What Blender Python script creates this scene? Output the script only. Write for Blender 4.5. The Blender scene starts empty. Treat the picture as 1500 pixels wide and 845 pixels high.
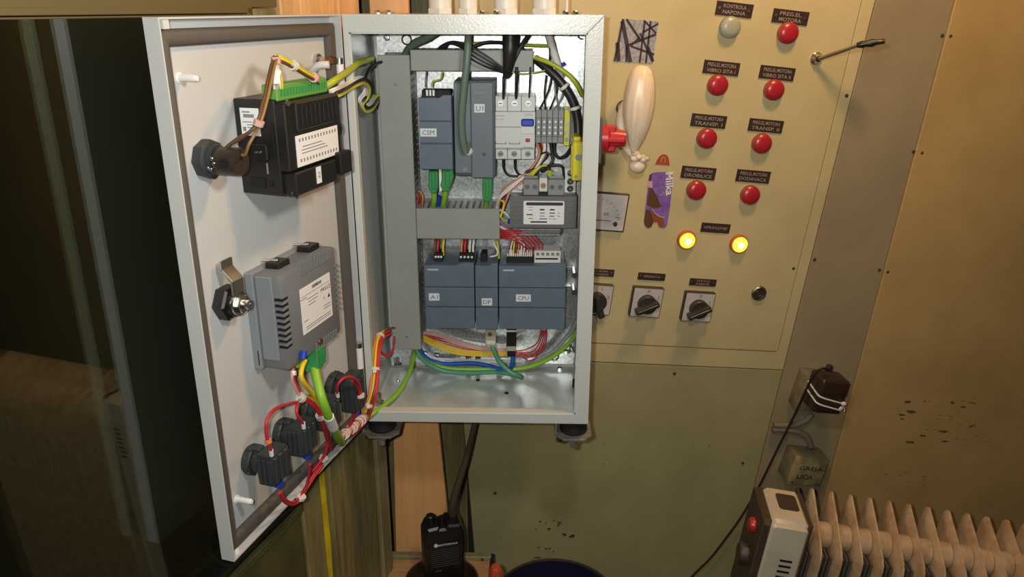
import bpy, bmesh, math, random
from mathutils import Vector, Matrix
random.seed(7)
V = Vector
SC = bpy.context.scene
COL = SC.collection

# ------------------------------------------------------------------ camera
Z0 = 0.76                                   # cabinet bottom above the floor datum
FPX = 1153.67                               # focal length in pixels of a 1500 x 845 frame
CAMP = V((0.20538, -0.909636, 0.512232 + Z0))
yaw, pitch, roll = -0.0199, 0.3436, 0.0026
_f = V((math.sin(yaw), math.cos(yaw), 0)); _r = V((math.cos(yaw), -math.sin(yaw), 0)); _u = V((0, 0, 1))
CF = _f * math.cos(pitch) - _u * math.sin(pitch)
CU0 = _u * math.cos(pitch) + _f * math.sin(pitch)
CR = _r * math.cos(roll) + CU0 * math.sin(roll)
CU = -_r * math.sin(roll) + CU0 * math.cos(roll)
cam_d = bpy.data.cameras.new('camera')
cam_d.sensor_width = 36.0
cam_d.lens = FPX / 1500 * 36.0
cam_d.clip_start = 0.01
cam = bpy.data.objects.new('camera', cam_d)
cam.matrix_world = Matrix.Translation(CAMP) @ Matrix((CR, CU, -CF)).transposed().to_4x4()
COL.objects.link(cam)
SC.camera = cam

# ------------------------------------------------------------------ world, lights, exposure
wd = bpy.data.worlds.new('night')
wd.use_nodes = True
wd.node_tree.nodes['Background'].inputs[0].default_value = (0.55, 0.48, 0.36, 1)
wd.node_tree.nodes['Background'].inputs[1].default_value = 0.012
SC.world = wd

def light(name, kind, loc, power, color, size, rot=None, **kw):
    d = bpy.data.lights.new(name, kind)
    d.energy = power; d.color = color
    if kind == 'AREA':
        d.shape = 'DISK'; d.size = size
    else:
        d.shadow_soft_size = size
    for k, v in kw.items(): setattr(d, k, v)
    o = bpy.data.objects.new(name, d)
    o.location = loc
    if rot is not None: o.rotation_euler = rot
    COL.objects.link(o)
    return o
# the phone's own flash, right beside the lens
light('phone_flash', 'POINT', CAMP - CR * 0.03 + CU * 0.012 - CF * 0.01, 15.5, (1.0, 0.985, 0.92), 0.008)
# a white hand lamp hanging in front of the cabinet, just above the picture
light('hand_lamp', 'POINT', V((0.285, -0.50, 0.575 + Z0)), 5.0, (1.0, 0.97, 0.94), 0.03)
# the bare tungsten bulb that hangs over the console, above the picture
light('tungsten_bulb', 'POINT', V((0.60, -0.09, 1.00 + Z0)), 17.0, (1.0, 0.58, 0.25), 0.06)

SC.view_settings.view_transform = 'Standard'
SC.view_settings.look = 'None'
SC.view_settings.exposure = 0.0
SC.view_settings.gamma = 1.0
SC.view_settings.use_curve_mapping = False

# ------------------------------------------------------------------ frames of the place
W, H, D = 0.2869, 0.504, 0.172
def frame(o, x, y, z):
    m = Matrix((x, y, z)).transposed().to_4x4(); m.translation = o
    return m
CAB = Matrix.Translation((0, 0, Z0))                                        # the cabinet: x right, y into the wall, z up
TH = 1.8427
DU = V((math.cos(TH), -math.sin(TH), 0)); DV = V((math.sin(TH), math.cos(TH), 0))
HG = V((-0.0008, -0.0025, Z0))
DOOR = frame(HG, DU, DV, V((0, 0, 1)))                                      # the open door: x from the hinge, y off its inner face, z up
CR_ = V((0.98394209, 0.14612902, -0.10249037)); CF_ = V((-0.14285853, 0.98899031, 0.03859551)); CU_ = V((0.10700191, -0.02333413, 0.99398496))
CO = V((0.485577, 0.256522, 0.486427 + Z0))
CON = frame(CO, CR_, CF_, CU_)                                              # the old console: x right, y inward, z up, origin at a lamp
LE = V((0.29, 0.957, 0)).normalized(); LN = V((-LE.y, LE.x, 0))
LO = V((-0.12548, -0.26578, Z0))
LEFT = frame(LO, LE, LN, V((0, 0, 1)))                                      # the window side on the left: x away from us, y outward, z up
WDOOR, TDOOR = 0.2879, 0.01445
V0 = -TDOOR + 0.0015

def sight(px, py):
    return CR * ((px - 750) / FPX) - CU * ((py - 422.5) / FPX) + CF
def on(fr, axis, px, py, k):
    """point, in frame fr, of the plane axis = k that shows at a given place of the photograph"""
    n = fr.to_3x3().col[axis]; o = fr.translation + n * k
    d = sight(px, py)
    p = CAMP + d * ((o - CAMP).dot(n) / d.dot(n))
    return fr.inverted() @ p
def C(px, py, y=0.1): return on(CAB, 1, px, py, y)
def DR(px, py, v=V0): return on(DOOR, 1, px, py, v)
def K(px, py, dep=0.0): return on(CON, 1, px, py, -dep)
def DW(px, py, v=V0): return CAB.inverted() @ (DOOR @ DR(px, py, v))        # door point in cabinet coordinates
def KW(px, py, dep=0.0): return CAB.inverted() @ (CON @ K(px, py, dep))

# ------------------------------------------------------------------ materials
MATS = {}
def mat(name, col, rough=0.5, metal=0.0, bump=0.0, bscale=300.0, var=0.0, vscale=25.0, col2=None, emit=None, trans=0.0, sss=0.0, coat=0.0, spec=0.5, stretch=None, lo=0.4, hi=0.6):
    m = bpy.data.materials.new(name); m.use_nodes = True
    nt = m.node_tree; b = nt.nodes['Principled BSDF']
    b.inputs['Base Color'].default_value = (*col, 1)
    b.inputs['Roughness'].default_value = rough; b.inputs['Metallic'].default_value = metal
    b.inputs['Specular IOR Level'].default_value = spec
    b.inputs['Transmission Weight'].default_value = trans
    b.inputs['Coat Weight'].default_value = coat
    if sss:
        b.inputs['Subsurface Weight'].default_value = sss
        b.inputs['Subsurface Radius'].default_value = (0.02, 0.015, 0.01); b.inputs['Subsurface Scale'].default_value = 1.0
    if emit:
        b.inputs['Emission Color'].default_value = (*emit[0], 1); b.inputs['Emission Strength'].default_value = emit[1]
    src = None
    if var or bump:
        tc = nt.nodes.new('ShaderNodeTexCoord'); src = tc.outputs['Object']
        if stretch:
            mp = nt.nodes.new('ShaderNodeMapping'); mp.inputs['Scale'].default_value = stretch
            nt.links.new(src, mp.inputs['Vector']); src = mp.outputs['Vector']
    if var:
        n = nt.nodes.new('ShaderNodeTexNoise'); n.inputs['Scale'].default_value = vscale; n.inputs['Detail'].default_value = 6; n.inputs['Roughness'].default_value = 0.65
        nt.links.new(src, n.inputs['Vector'])
        r = nt.nodes.new('ShaderNodeValToRGB'); r.color_ramp.elements[0].position = lo; r.color_ramp.elements[1].position = hi
        c2 = col2 or tuple(c * (1 - var) for c in col)
        r.color_ramp.elements[0].color = (*c2, 1); r.color_ramp.elements[1].color = (*col, 1)
        nt.links.new(n.outputs['Fac'], r.inputs['Fac']); nt.links.new(r.outputs['Color'], b.inputs['Base Color'])
    if bump:
        n2 = nt.nodes.new('ShaderNodeTexNoise'); n2.inputs['Scale'].default_value = bscale; n2.inputs['Detail'].default_value = 2
        nt.links.new(src, n2.inputs['Vector'])
        bp = nt.nodes.new('ShaderNodeBump'); bp.inputs['Strength'].default_value = bump; bp.inputs['Distance'].default_value = 0.001
        nt.links.new(n2.outputs['Fac'], bp.inputs['Height']); nt.links.new(bp.outputs['Normal'], b.inputs['Normal'])
    MATS[name] = m
    return m
mat('paint', (0.55, 0.57, 0.53), 0.28, bump=0.16, bscale=420)
mat('door_paint', (0.52, 0.525, 0.51), 0.42, bump=0.06, bscale=420)
mat('zinc', (0.74, 0.78, 0.78), 0.34, 0.85, var=0.38, vscale=330, bump=0.10, bscale=240)
mat('zinc_floor', (0.72, 0.75, 0.73), 0.30, 0.40, var=0.10, vscale=30, bump=0.06, bscale=40)
mat('steel', (0.62, 0.62, 0.60), 0.25, 1.0)
mat('dull_steel', (0.35, 0.33, 0.29), 0.42, 1.0, var=0.3, vscale=120)
mat('brass', (0.55, 0.30, 0.16), 0.35, 1.0)
mat('duct', (0.30, 0.31, 0.28), 0.5, var=0.05, vscale=40)
mat('duct_in', (0.20, 0.205, 0.18), 0.55)
mat('plc', (0.115, 0.155, 0.195), 0.48, var=0.10, vscale=60)
mat('plc_dark', (0.060, 0.080, 0.100), 0.5)
mat('psu', (0.145, 0.168, 0.190), 0.48, var=0.06, vscale=60)
mat('hmi', (0.165, 0.172, 0.178), 0.5, var=0.06, vscale=60)
mat('hmi_side', (0.225, 0.245, 0.265), 0.5, var=0.05, vscale=60)
mat('black', (0.010, 0.0095, 0.009), 0.38, bump=0.03, bscale=600)
mat('black_block', (0.030, 0.036, 0.038), 0.5)
mat('rubber', (0.014, 0.012, 0.011), 0.6)
mat('slot', (0.004, 0.004, 0.005), 0.7)
mat('label', (0.78, 0.78, 0.75), 0.45)
mat('tape', (0.66, 0.70, 0.72), 0.45)
mat('ink', (0.03, 0.03, 0.035), 0.6)
mat('ink_grey', (0.22, 0.23, 0.25), 0.6)
mat('ink_light', (0.34, 0.50, 0.55), 0.5)
mat('white', (0.78, 0.77, 0.74), 0.42)
mat('ivory', (0.66, 0.66, 0.60), 0.42)
mat('gasket', (0.085, 0.075, 0.062), 0.75, bump=0.3, bscale=500)
mat('green_plug', (0.035, 0.255, 0.070), 0.40)
mat('green_conn', (0.115, 0.32, 0.055), 0.45)
mat('buzzer_body', (0.030, 0.022, 0.014), 0.4)
mat('green_cable', (0.235, 0.46, 0.045), 0.42)
mat('lime_cable', (0.25, 0.50, 0.04), 0.42)
mat('teal_cable', (0.085, 0.29, 0.165), 0.42)
mat('sage_cable', (0.135, 0.19, 0.140), 0.45)
mat('gnyl', (0.42, 0.46, 0.035), 0.42)
mat('yellow', (0.74, 0.52, 0.02), 0.42)
mat('yellow_plastic', (0.62, 0.56, 0.02), 0.4)
mat('red_wire', (0.50, 0.022, 0.035), 0.4)
mat('red', (0.42, 0.018, 0.024), 0.34)
mat('orange_wire', (0.60, 0.20, 0.08), 0.4)
mat('amber_wire', (0.27, 0.15, 0.045), 0.42)
mat('pink_wire', (0.62, 0.36, 0.32), 0.42)
mat('brown_wire', (0.125, 0.060, 0.026), 0.42)
mat('white_wire', (0.68, 0.66, 0.60), 0.42)
mat('blue', (0.010, 0.045, 0.42), 0.4)
mat('blue_cable', (0.015, 0.10, 0.46), 0.42)
mat('black_wire', (0.016, 0.015, 0.015), 0.42)
mat('grey_wire', (0.30, 0.31, 0.31), 0.42)
mat('violet_wire', (0.30, 0.12, 0.28), 0.42)
mat('tie', (0.68, 0.63, 0.54), 0.45)
mat('rcd', (0.60, 0.62, 0.58), 0.42)
mat('terminal_grey', (0.24, 0.25, 0.25), 0.45)
mat('core', (0.185, 0.185, 0.18), 0.5, 0.5, var=0.25, vscale=20, stretch=(0.3, 0.3, 60))
mat('plug_body', (0.42, 0.38, 0.27), 0.4)
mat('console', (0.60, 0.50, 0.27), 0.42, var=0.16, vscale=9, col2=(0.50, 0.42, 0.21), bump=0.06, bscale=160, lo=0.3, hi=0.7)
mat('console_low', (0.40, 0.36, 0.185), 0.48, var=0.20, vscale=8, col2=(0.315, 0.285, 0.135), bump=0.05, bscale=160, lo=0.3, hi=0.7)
mat('console_grey', (0.36, 0.29, 0.175), 0.5, var=0.15, vscale=7, col2=(0.29, 0.23, 0.135), bump=0.05, bscale=160, lo=0.3, hi=0.7)
mat('console_tan', (0.55, 0.375, 0.155), 0.5, var=0.25, vscale=6, col2=(0.41, 0.275, 0.105), bump=0.06, bscale=120, lo=0.3, hi=0.7)
mat('stain', (0.055, 0.042, 0.018), 0.7)
mat('bracket', (0.27, 0.25, 0.20), 0.45, 0.3, var=0.3, vscale=90)
mat('stain_soft', (0.115, 0.080, 0.036), 0.7)
mat('plate_dark', (0.045, 0.028, 0.022), 0.4)
mat('engraving', (0.36, 0.28, 0.23), 0.5)
mat('plate_face', (0.56, 0.52, 0.50), 0.42, var=0.12, vscale=60)
mat('knob', (0.035, 0.030, 0.024), 0.42)
mat('lens_red', (0.40, 0.020, 0.030), 0.32, coat=0.2)
mat('lens_grey', (0.36, 0.37, 0.27), 0.35, coat=0.2)
mat('bezel', (0.30, 0.085, 0.045), 0.4)
mat('bezel_amber', (0.50, 0.13, 0.02), 0.4)
mat('lens_amber', (0.9, 0.5, 0.06), 0.3, emit=((1.0, 0.50, 0.035), 2.4))
mat('filament_glow', (1, 0.8, 0.3), 0.3, emit=((1.0, 0.80, 0.28), 5.0))
mat('balloon', (0.86, 0.72, 0.55), 0.35, sss=0.6, var=0.12, vscale=30, stretch=(6, 6, 0.6))
mat('photo_light', (0.42, 0.40, 0.42), 0.5, var=0.45, vscale=200)
mat('photo_dark', (0.045, 0.035, 0.040), 0.45)
mat('lilac', (0.185, 0.085, 0.36), 0.4, var=0.3, vscale=70, col2=(0.27, 0.16, 0.42))
mat('choc', (0.115, 0.050, 0.018), 0.45)
mat('choc_red', (0.27, 0.075, 0.022), 0.45)
mat('mc_red', (0.42, 0.06, 0.02), 0.45)
mat('wood', (0.90, 0.47, 0.185), 0.5, var=0.35, vscale=9, col2=(0.74, 0.36, 0.13), stretch=(9, 9, 0.5), bump=0.08, bscale=40, lo=0.3, hi=0.7)
mat('wood_box', (0.62, 0.33, 0.145), 0.5, var=0.25, vscale=14, col2=(0.50, 0.25, 0.10), stretch=(3, 14, 3))
mat('post', (0.235, 0.195, 0.080), 0.55, var=0.5, vscale=10, col2=(0.135, 0.115, 0.045), stretch=(7, 7, 0.6), bump=0.2, bscale=30)
mat('post_pale', (0.32, 0.26, 0.12), 0.55, var=0.3, vscale=10, stretch=(7, 7, 0.6))
mat('post_wood_lit', (0.72, 0.42, 0.18), 0.55, var=0.25, vscale=9, stretch=(8, 8, 0.5))  # post wood with the warm lamplight put into its colour
mat('yellow_paint', (0.70, 0.54, 0.015), 0.5, var=0.25, vscale=50)
mat('left_dark', (0.085, 0.080, 0.028), 0.5, var=0.4, vscale=12)
mat('seal', (0.11, 0.085, 0.030), 0.5)
mat('glass', (0.80, 0.86, 0.70), 0.015, trans=1.0, spec=0.9)
MATS['glass'].node_tree.nodes['Principled BSDF'].inputs['IOR'].default_value = 1.7
mat('cream', (0.58, 0.50, 0.37), 0.36, var=0.10, vscale=18)
mat('cream_dirty', (0.50, 0.36, 0.22), 0.36, var=0.25, vscale=40, col2=(0.36, 0.22, 0.11), lo=0.35, hi=0.6)
mat('heater_brown', (0.065, 0.040, 0.024), 0.5, var=0.2, vscale=40)
mat('core_dark', (0.085, 0.075, 0.058), 0.5)
mat('jbox', (0.34, 0.27, 0.135), 0.55, var=0.4, vscale=40, col2=(0.20, 0.155, 0.070))
mat('jbox_top', (0.23, 0.185, 0.105), 0.55, var=0.3, vscale=40)
mat('conduit', (0.19, 0.155, 0.10), 0.5)
mat('charger', (0.035, 0.018, 0.014), 0.35)
mat('cord', (0.022, 0.016, 0.012), 0.5)
mat('bowl', (0.030, 0.016, 0.010), 0.30)
mat('navy', (0.016, 0.014, 0.045), 0.4)
mat('floor', (0.05, 0.045, 0.035), 0.7, var=0.3, vscale=5)
# ------------------------------------------------------------------ mesh helpers
class G:
    def __init__(s): s.v = []; s.f = []
    def add(s, vs, fs):
        n = len(s.v); s.v += [V(p) for p in vs]; s.f += [tuple(i + n for i in f) for f in fs]; return s
    def bm(s, b):
        b.verts.index_update()
        s.add([v.co.copy() for v in b.verts], [[v.index for v in f.verts] for f in b.faces]); b.free(); return s
    def box(s, x0, x1, y0, y1, z0, z1, bev=0.0, seg=1):
        x0, x1 = sorted((x0, x1)); y0, y1 = sorted((y0, y1)); z0, z1 = sorted((z0, z1))
        b = bmesh.new(); bmesh.ops.create_cube(b, size=1)
        for v in b.verts:
            v.co = V(((x0 + x1) / 2 + v.co.x * (x1 - x0), (y0 + y1) / 2 + v.co.y * (y1 - y0), (z0 + z1) / 2 + v.co.z * (z1 - z0)))
        if bev: bmesh.ops.bevel(b, geom=b.edges[:] , offset=min(bev, 0.45 * min(x1 - x0, y1 - y0, z1 - z0)), segments=seg, affect='EDGES', profile=0.5)
        return s.bm(b)
    def obox(s, c, ax, ay, az, sx, sy, sz, bev=0.0, seg=1):
        g = G().box(-sx / 2, sx / 2, -sy / 2, sy / 2, -sz / 2, sz / 2, bev, seg)
        m = Matrix((V(ax).normalized(), V(ay).normalized(), V(az).normalized())).transposed()
        return s.add([V(c) + m @ p for p in g.v], g.f)
    def prism(s, poly, y0, y1, bev=0.0, plane='xz'):
        """poly in (x, z), pushed from y0 to y1 (or in another plane)"""
        def P(a, b_, c):
            return (a, c, b_) if plane == 'xz' else ((a, b_, c) if plane == 'xy' else (c, a, b_))
        b = bmesh.new()
        va = [b.verts.new(P(a, q, y0)) for a, q in poly]; vb = [b.verts.new(P(a, q, y1)) for a, q in poly]
        n = len(poly)
        fa = b.faces.new(va); fb = b.faces.new(vb[::-1])
        for i in range(n): b.faces.new((va[i], vb[i], vb[(i + 1) % n], va[(i + 1) % n]))
        bmesh.ops.recalc_face_normals(b, faces=b.faces[:])
        if bev: bmesh.ops.bevel(b, geom=list(fa.edges) + list(fb.edges), offset=bev, segments=1, affect='EDGES', profile=0.5)
        return s.bm(b)
    def lathe(s, prof, o, axis, n=20, up=None):
        """prof: (radius, height along the axis) from bottom to top"""
        a = V(axis).normalized(); t = V((0, 0, 1)) if abs(a.z) < 0.9 else V((1, 0, 0))
        p = a.cross(t).normalized(); q = a.cross(p)
        vs = []; fs = []; rings = []
        for r, h in prof:
            c = V(o) + a * h
            if r < 1e-6: rings.append([len(vs)]); vs.append(c)
            else:
                rings.append(list(range(len(vs), len(vs) + n)))
                for i in range(n):
                    k = 2 * math.pi * i / n; vs.append(c + p * (r * math.cos(k)) + q * (r * math.sin(k)))
        for A, B in zip(rings, rings[1:]):
            for i in range(n):
                j = (i + 1) % n
                if len(A) == 1 and len(B) == 1: continue
                if len(A) == 1: fs.append((A[0], B[j], B[i]))
                elif len(B) == 1: fs.append((A[i], A[j], B[0]))
                else: fs.append((A[i], A[j], B[j], B[i]))
        if len(rings[0]) > 1: fs.append(tuple(rings[0][::-1]))
        if len(rings[-1]) > 1: fs.append(tuple(rings[-1]))
        return s.add(vs, fs)
    def cyl(s, p0, p1, r, r1=None, n=16):
        d = V(p1) - V(p0); L = d.length
        return s.lathe([(r, 0), (r if r1 is None else r1, L)], p0, d, n)
    def ball(s, c, r, sc=(1, 1, 1), n=12):
        b = bmesh.new(); bmesh.ops.create_uvsphere(b, u_segments=n, v_segments=max(6, n // 2 + 2), radius=r)
        for v in b.verts: v.co = V((v.co.x * sc[0], v.co.y * sc[1], v.co.z * sc[2])) + V(c)
        return s.bm(b)
    def tube(s, pts, r, n=8, sub=6, smooth=True, radii=None, flat=1.0):
        pts = [V(p) for p in pts]
        rr = radii or [r] * len(pts)
        path = []; rad = []
        if smooth and len(pts) > 2:
            for i in range(len(pts) - 1):
                p0 = pts[max(i - 1, 0)]; p1 = pts[i]; p2 = pts[i + 1]; p3 = pts[min(i + 2, len(pts) - 1)]
                for k in range(sub):
                    t = k / sub
                    path.append(0.5 * ((2 * p1) + (p2 - p0) * t + (2 * p0 - 5 * p1 + 4 * p2 - p3) * t * t + (3 * p1 - p0 - 3 * p2 + p3) * t ** 3))
                    rad.append(rr[i] * (1 - t) + rr[i + 1] * t)
            path.append(pts[-1]); rad.append(rr[-1])
        else: path = pts; rad = rr
        vs = []; fs = []; prev = None; m = len(path)
        for i, c in enumerate(path):
            t = (path[min(i + 1, m - 1)] - path[max(i - 1, 0)])
            if t.length < 1e-9: t = V((0, 0, 1))
            t.normalize()
            if prev is None:
                a = t.cross(V((0, 0, 1)))
                if a.length < 0.1: a = t.cross(V((0, 1, 0)))
                a.normalize()
            else:
                a = prev - t * prev.dot(t)
                if a.length < 1e-6: a = t.orthogonal()
                a.normalize()
            prev = a; b_ = t.cross(a)
            for k in range(n):
                w = 2 * math.pi * k / n; vs.append(c + a * (rad[i] * math.cos(w)) + b_ * (rad[i] * math.sin(w)))
        for i in range(m - 1):
            for k in range(n):
                j = (k + 1) % n
                fs.append((i * n + k, i * n + j, (i + 1) * n + j, (i + 1) * n + k))
        fs.append(tuple(range(n))[::-1]); fs.append(tuple(range((m - 1) * n, m * n)))
        return s.add(vs, fs)
    def text(s, body, o, right, up, h, width=None, align='c', bold=0.0):
        cu = bpy.data.curves.new('t', 'FONT'); cu.body = body; cu.size = 1.0; cu.resolution_u = 2
        cu.offset = bold
        ob = bpy.data.objects.new('t', cu)
        me = bpy.data.meshes.new_from_object(ob)
        bpy.data.objects.remove(ob); 
        vs = [v.co.copy() for v in me.vertices]; fs = [tuple(p.vertices) for p in me.polygons]
        bpy.data.meshes.remove(me); bpy.data.curves.remove(cu)
        if not vs: return s
        x0 = min(v.x for v in vs); x1 = max(v.x for v in vs); y0 = min(v.y for v in vs); y1 = max(v.y for v in vs)
        ky = h / max(y1 - y0, 1e-6); kx = ky if width is None else width / (x1 - x0)
        sh = {'c': (x0 + x1) / 2, 'l': x0}[align]
        R_ = V(right).normalized(); U_ = V(up).normalized()
        return s.add([V(o) + R_ * ((v.x - sh) * kx) + U_ * ((v.y - (y0 + y1) / 2) * ky) for v in vs], fs)

MW = {}
def mk(name, g, m, parent=None, fr=CAB, label=None, cat=None, group=None, kind=None, smooth=35, base=None):
    """one mesh object; g is in frame fr.  Children share their parent's local space."""
    me = bpy.data.meshes.new(name)
    if parent is not None: mw = MW[parent]
    else:
        if base is None:
            lo = V((min(p.x for p in g.v), min(p.y for p in g.v), min(p.z for p in g.v))); hi = V((max(p.x for p in g.v), max(p.y for p in g.v), max(p.z for p in g.v)))
            base = V(((lo.x + hi.x) / 2, (lo.y + hi.y) / 2, lo.z))
        mw = fr @ Matrix.Translation(base)
    T = mw.inverted() @ fr
    me.from_pydata([tuple(T @ p) for p in g.v], [], g.f)
    me.validate()
    me.materials.append(MATS[m])
    b = bmesh.new(); b.from_mesh(me); bmesh.ops.recalc_face_normals(b, faces=b.faces[:]); b.to_mesh(me); b.free()
    if smooth:
        for p in me.polygons: p.use_smooth = True
        me.set_sharp_from_angle(angle=math.radians(smooth))
    o = bpy.data.objects.new(name, me); COL.objects.link(o)
    MW[o] = mw
    if parent is not None: o.parent = parent
    else: o.matrix_world = mw
    tag(o, label, cat, group, kind)
    return o
def tag(o, label=None, cat=None, group=None, kind=None):
    if label: o['label'] = label
    if cat: o['category'] = cat
    if group: o['group'] = group
    if kind: o['kind'] = kind
def thing(name, label, cat, base, fr=CAB, group=None, kind=None):
    o = bpy.data.objects.new(name, None); o.empty_display_size = 0.02
    COL.objects.link(o)
    MW[o] = fr @ Matrix.Translation(V(base)); o.matrix_world = MW[o]
    tag(o, label, cat, group, kind)
    return o
def rrect(x0, x1, z0, z1, r, n=4):
    pts = []
    for cx, cz, a0 in ((x1 - r, z1 - r, 0), (x0 + r, z1 - r, 90), (x0 + r, z0 + r, 180), (x1 - r, z0 + r, 270)):
        for k in range(n + 1):
            a = math.radians(a0 + 90 * k / n); pts.append((cx + r * math.cos(a), cz + r * math.sin(a)))
    return pts
X, Y, Z = V((1, 0, 0)), V((0, 1, 0)), V((0, 0, 1))
# ------------------------------------------------------------------ the setting
def kp(px, py, dep=0.0):
    p = K(px, py, dep); return (p.x, p.z)
KB, KT = -1.30, 0.55                                                        # bottom and top of the console wall in its own frame
def line(a, b, v):                                                          # u at height v on the line through two points
    return a[0] + (b[0] - a[0]) * (v - a[1]) / (b[1] - a[1])
eL = (kp(627, 5), kp(687, 720)); s1 = (kp(1263, 0), kp(1140, 512)); s2 = (kp(1283, 0), kp(1107, 705)); s3 = (kp(1399, 0), kp(1207, 728))
vP = kp(1000, 508.5)[1]; vS = kp(1000, 536)[1]
g_ = 0.0009
wb = mk('wall_back', G().prism([(line(*eL, KB), KB), (2.2, KB), (2.2, KT), (line(*eL, KT), KT)], 0.0042, 0.010), 'stain', fr=CON, kind='structure', smooth=0,
        label='olive painted steel wall of the old control console behind the white cabinet', base=(0, 0.005, KB))
def panel(poly, m, name='panel', y0=0.0, label=None):
    return mk(name, G().prism(poly, y0, 0.0045, bev=0.0006), m, wb, CON, smooth=0, label=label)
panel([(line(*eL, vP) + g_, vP + g_), (line(*s1, vP) - g_, vP + g_), (line(*s1, KT) - g_, KT), (line(*eL, KT) + g_, KT)], 'console', 'control_panel', -0.001, 'olive control panel carrying lamps and switches')
panel([(line(*eL, vS) + g_, vS + g_), (line(*s2, vS) - g_, vS + g_), (line(*s2, KT) - g_, KT), (line(*s1, KT) + g_, KT), (line(*s1, vP) + g_, vP - g_), (line(*eL, vP) + g_, vP - g_)], 'console', 'frame_strip')
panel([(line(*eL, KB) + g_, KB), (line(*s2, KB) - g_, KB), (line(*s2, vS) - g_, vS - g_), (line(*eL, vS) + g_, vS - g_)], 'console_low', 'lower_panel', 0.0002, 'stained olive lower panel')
panel([(line(*s2, KB) + g_, KB), (line(*s3, KB) - g_, KB), (line(*s3, KT) - g_, KT), (line(*s2, KT) + g_, KT)], 'console_grey', 'side_panel', 0.0)
panel([(line(*s3, KB) + g_, KB), (2.2, KB), (2.2, KT), (line(*s3, KT) + g_, KT)], 'console_tan', 'side_panel', -0.0012)
for px, py in ((1380, 52), (1392, 53), (1338, 222), (1350, 224), (1288, 395), (1300, 398), (1162, 393), (988, 547), (725, 722), (1088, 678), (1240, 140), (1193, 380)):
    p = K(px, py); mk('rivet', G().lathe([(0.0028, 0), (0.0026, 0.0012), (0.0012, 0.002), (0, 0.002)], (p.x, 0, p.z), (0, -1, 0), 10), 'stain', wb, CON)
def blotches(n, x0, y0, x1, y1, rmin, rmax, asp, seed):
    rnd = random.Random(seed); g = G()
    for i in range(n):
        c = K(x0 + (x1 - x0) * rnd.random(), y0 + (y1 - y0) * rnd.random(), 0.0012)
        r = rmin + (rmax - rmin) * rnd.random() ** 2; k = asp * (0.6 + 0.8 * rnd.random()); a0 = rnd.uniform(-0.3, 0.2)
        ps = []
        for j in range(9):
            a = 2 * math.pi * j / 9; q = r * rnd.uniform(0.55, 1.2)
            xx, zz = q * k * math.cos(a), q * math.sin(a)
            ps.append((c.x + xx * math.cos(a0) - zz * math.sin(a0), c.z + xx * math.sin(a0) + zz * math.cos(a0)))
        g.prism(ps, -0.0013, -0.0005)
    return g
g = blotches(9, 765, 762, 850, 786, 0.0006, 0.004, 1.6, 3); g.v += []
b2 = blotches(5, 775, 800, 835, 818, 0.0006, 0.0015, 5, 4); g.add(b2.v, b2.f)
b2 = blotches(7, 770, 640, 1040, 740, 0.0005, 0.0012, 1.5, 9); g.add(b2.v, b2.f)
mk('scuff_marks', g, 'stain', wb, CON, kind='stuff', smooth=0)
g = blotches(22, 1310, 585, 1430, 668, 0.0006, 0.0035, 2.2, 5); b2 = blotches(10, 1290, 690, 1370, 715, 0.0006, 0.0014, 4, 6); g.add(b2.v, b2.f)
b2 = blotches(12, 1350, 580, 1470, 650, 0.0005, 0.0010, 9, 16); g.add(b2.v, b2.f)
mk('scuff_marks', g, 'stain_soft', wb, CON, kind='stuff', smooth=0)

# floor, level with the console
fz = (CON.inverted() @ CAMP).z - 1.28
mk('floor', G().box(-1.8, 2.2, -2.2, 0.02, fz - 0.03, fz), 'floor', fr=CON, kind='structure', smooth=0, label='dark floor of the cabin, hardly lit')

# left side: a window pane, dark at night, in a wall that runs past the open door
wl = mk('wall_left', G().box(-1.0, 0.183, 0.0, 0.02, -0.95, -0.079), 'left_dark', fr=LEFT, kind='structure', smooth=0, label='dark olive cabin wall below the window on the left')
mk('upper_panel', G().box(-1.0, 0.233, 0.0, 0.02, 0.511, 1.05), 'seal', wl, LEFT, smooth=0)
for x0, x1, m, dy in ((0.19, 0.232, 'post', 0.0), (0.246, 0.292, 'post', -0.006), (0.294, 0.372, 'post', -0.002), (0.374, 0.404, 'post_pale', -0.006)):
    mk('post', G().box(x0, x1, dy, 0.03, -0.95, 0.51 if x0 < 0.2 else (0.25 if x0 > 0.25 else 0.254), 0.002), m, wl, LEFT)
mk('yellow_stripe', G().prism([(0.2335, -0.95), (0.2445, -0.95), (0.2440, -0.35), (0.2450, -0.28), (0.2430, -0.22), (0.2455, -0.17), (0.2440, -0.10), (0.2450, -0.02), (0.2440, 0.1), (0.2340, 0.1), (0.2345, -0.10), (0.2325, -0.16), (0.2350, -0.24), (0.2335, -0.33)], 0.001, 0.02), 'yellow_paint', wl, LEFT, smooth=0, label='chipped yellow painted stripe')
for x0, x1 in ((0.234, 0.2715), (0.272, 0.352), (0.353, 0.404)):
    mk('upper_post_lit', G().box(x0, x1, -0.004, 0.03, 0.255, 1.05, 0.0015), 'post_wood_lit', wl, LEFT)  # upper ends of the posts, painted brighter and more orange for lamplight
w1 = thing('window_1', 'dark night window pane at the left behind the open door', None, (-0.2, 0, -0.07), LEFT, kind='structure')
mk('pane', G().box(-1.0, 0.180, 0.002, 0.006, -0.068, 0.503), 'glass', w1, LEFT, smooth=0)
mk('pane', G().box(-1.0, 0.180, 0.021, 0.025, -0.068, 0.503), 'glass', w1, LEFT, smooth=0)
mk('window_seal', G().box(-1.0, 0.186, -0.003, 0.010, 0.5030, 0.5045, 0.0005).box(-1.0, 0.186, -0.002, 0.010, 0.5055, 0.511, 0.0005), 'seal', w1, LEFT)
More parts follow.
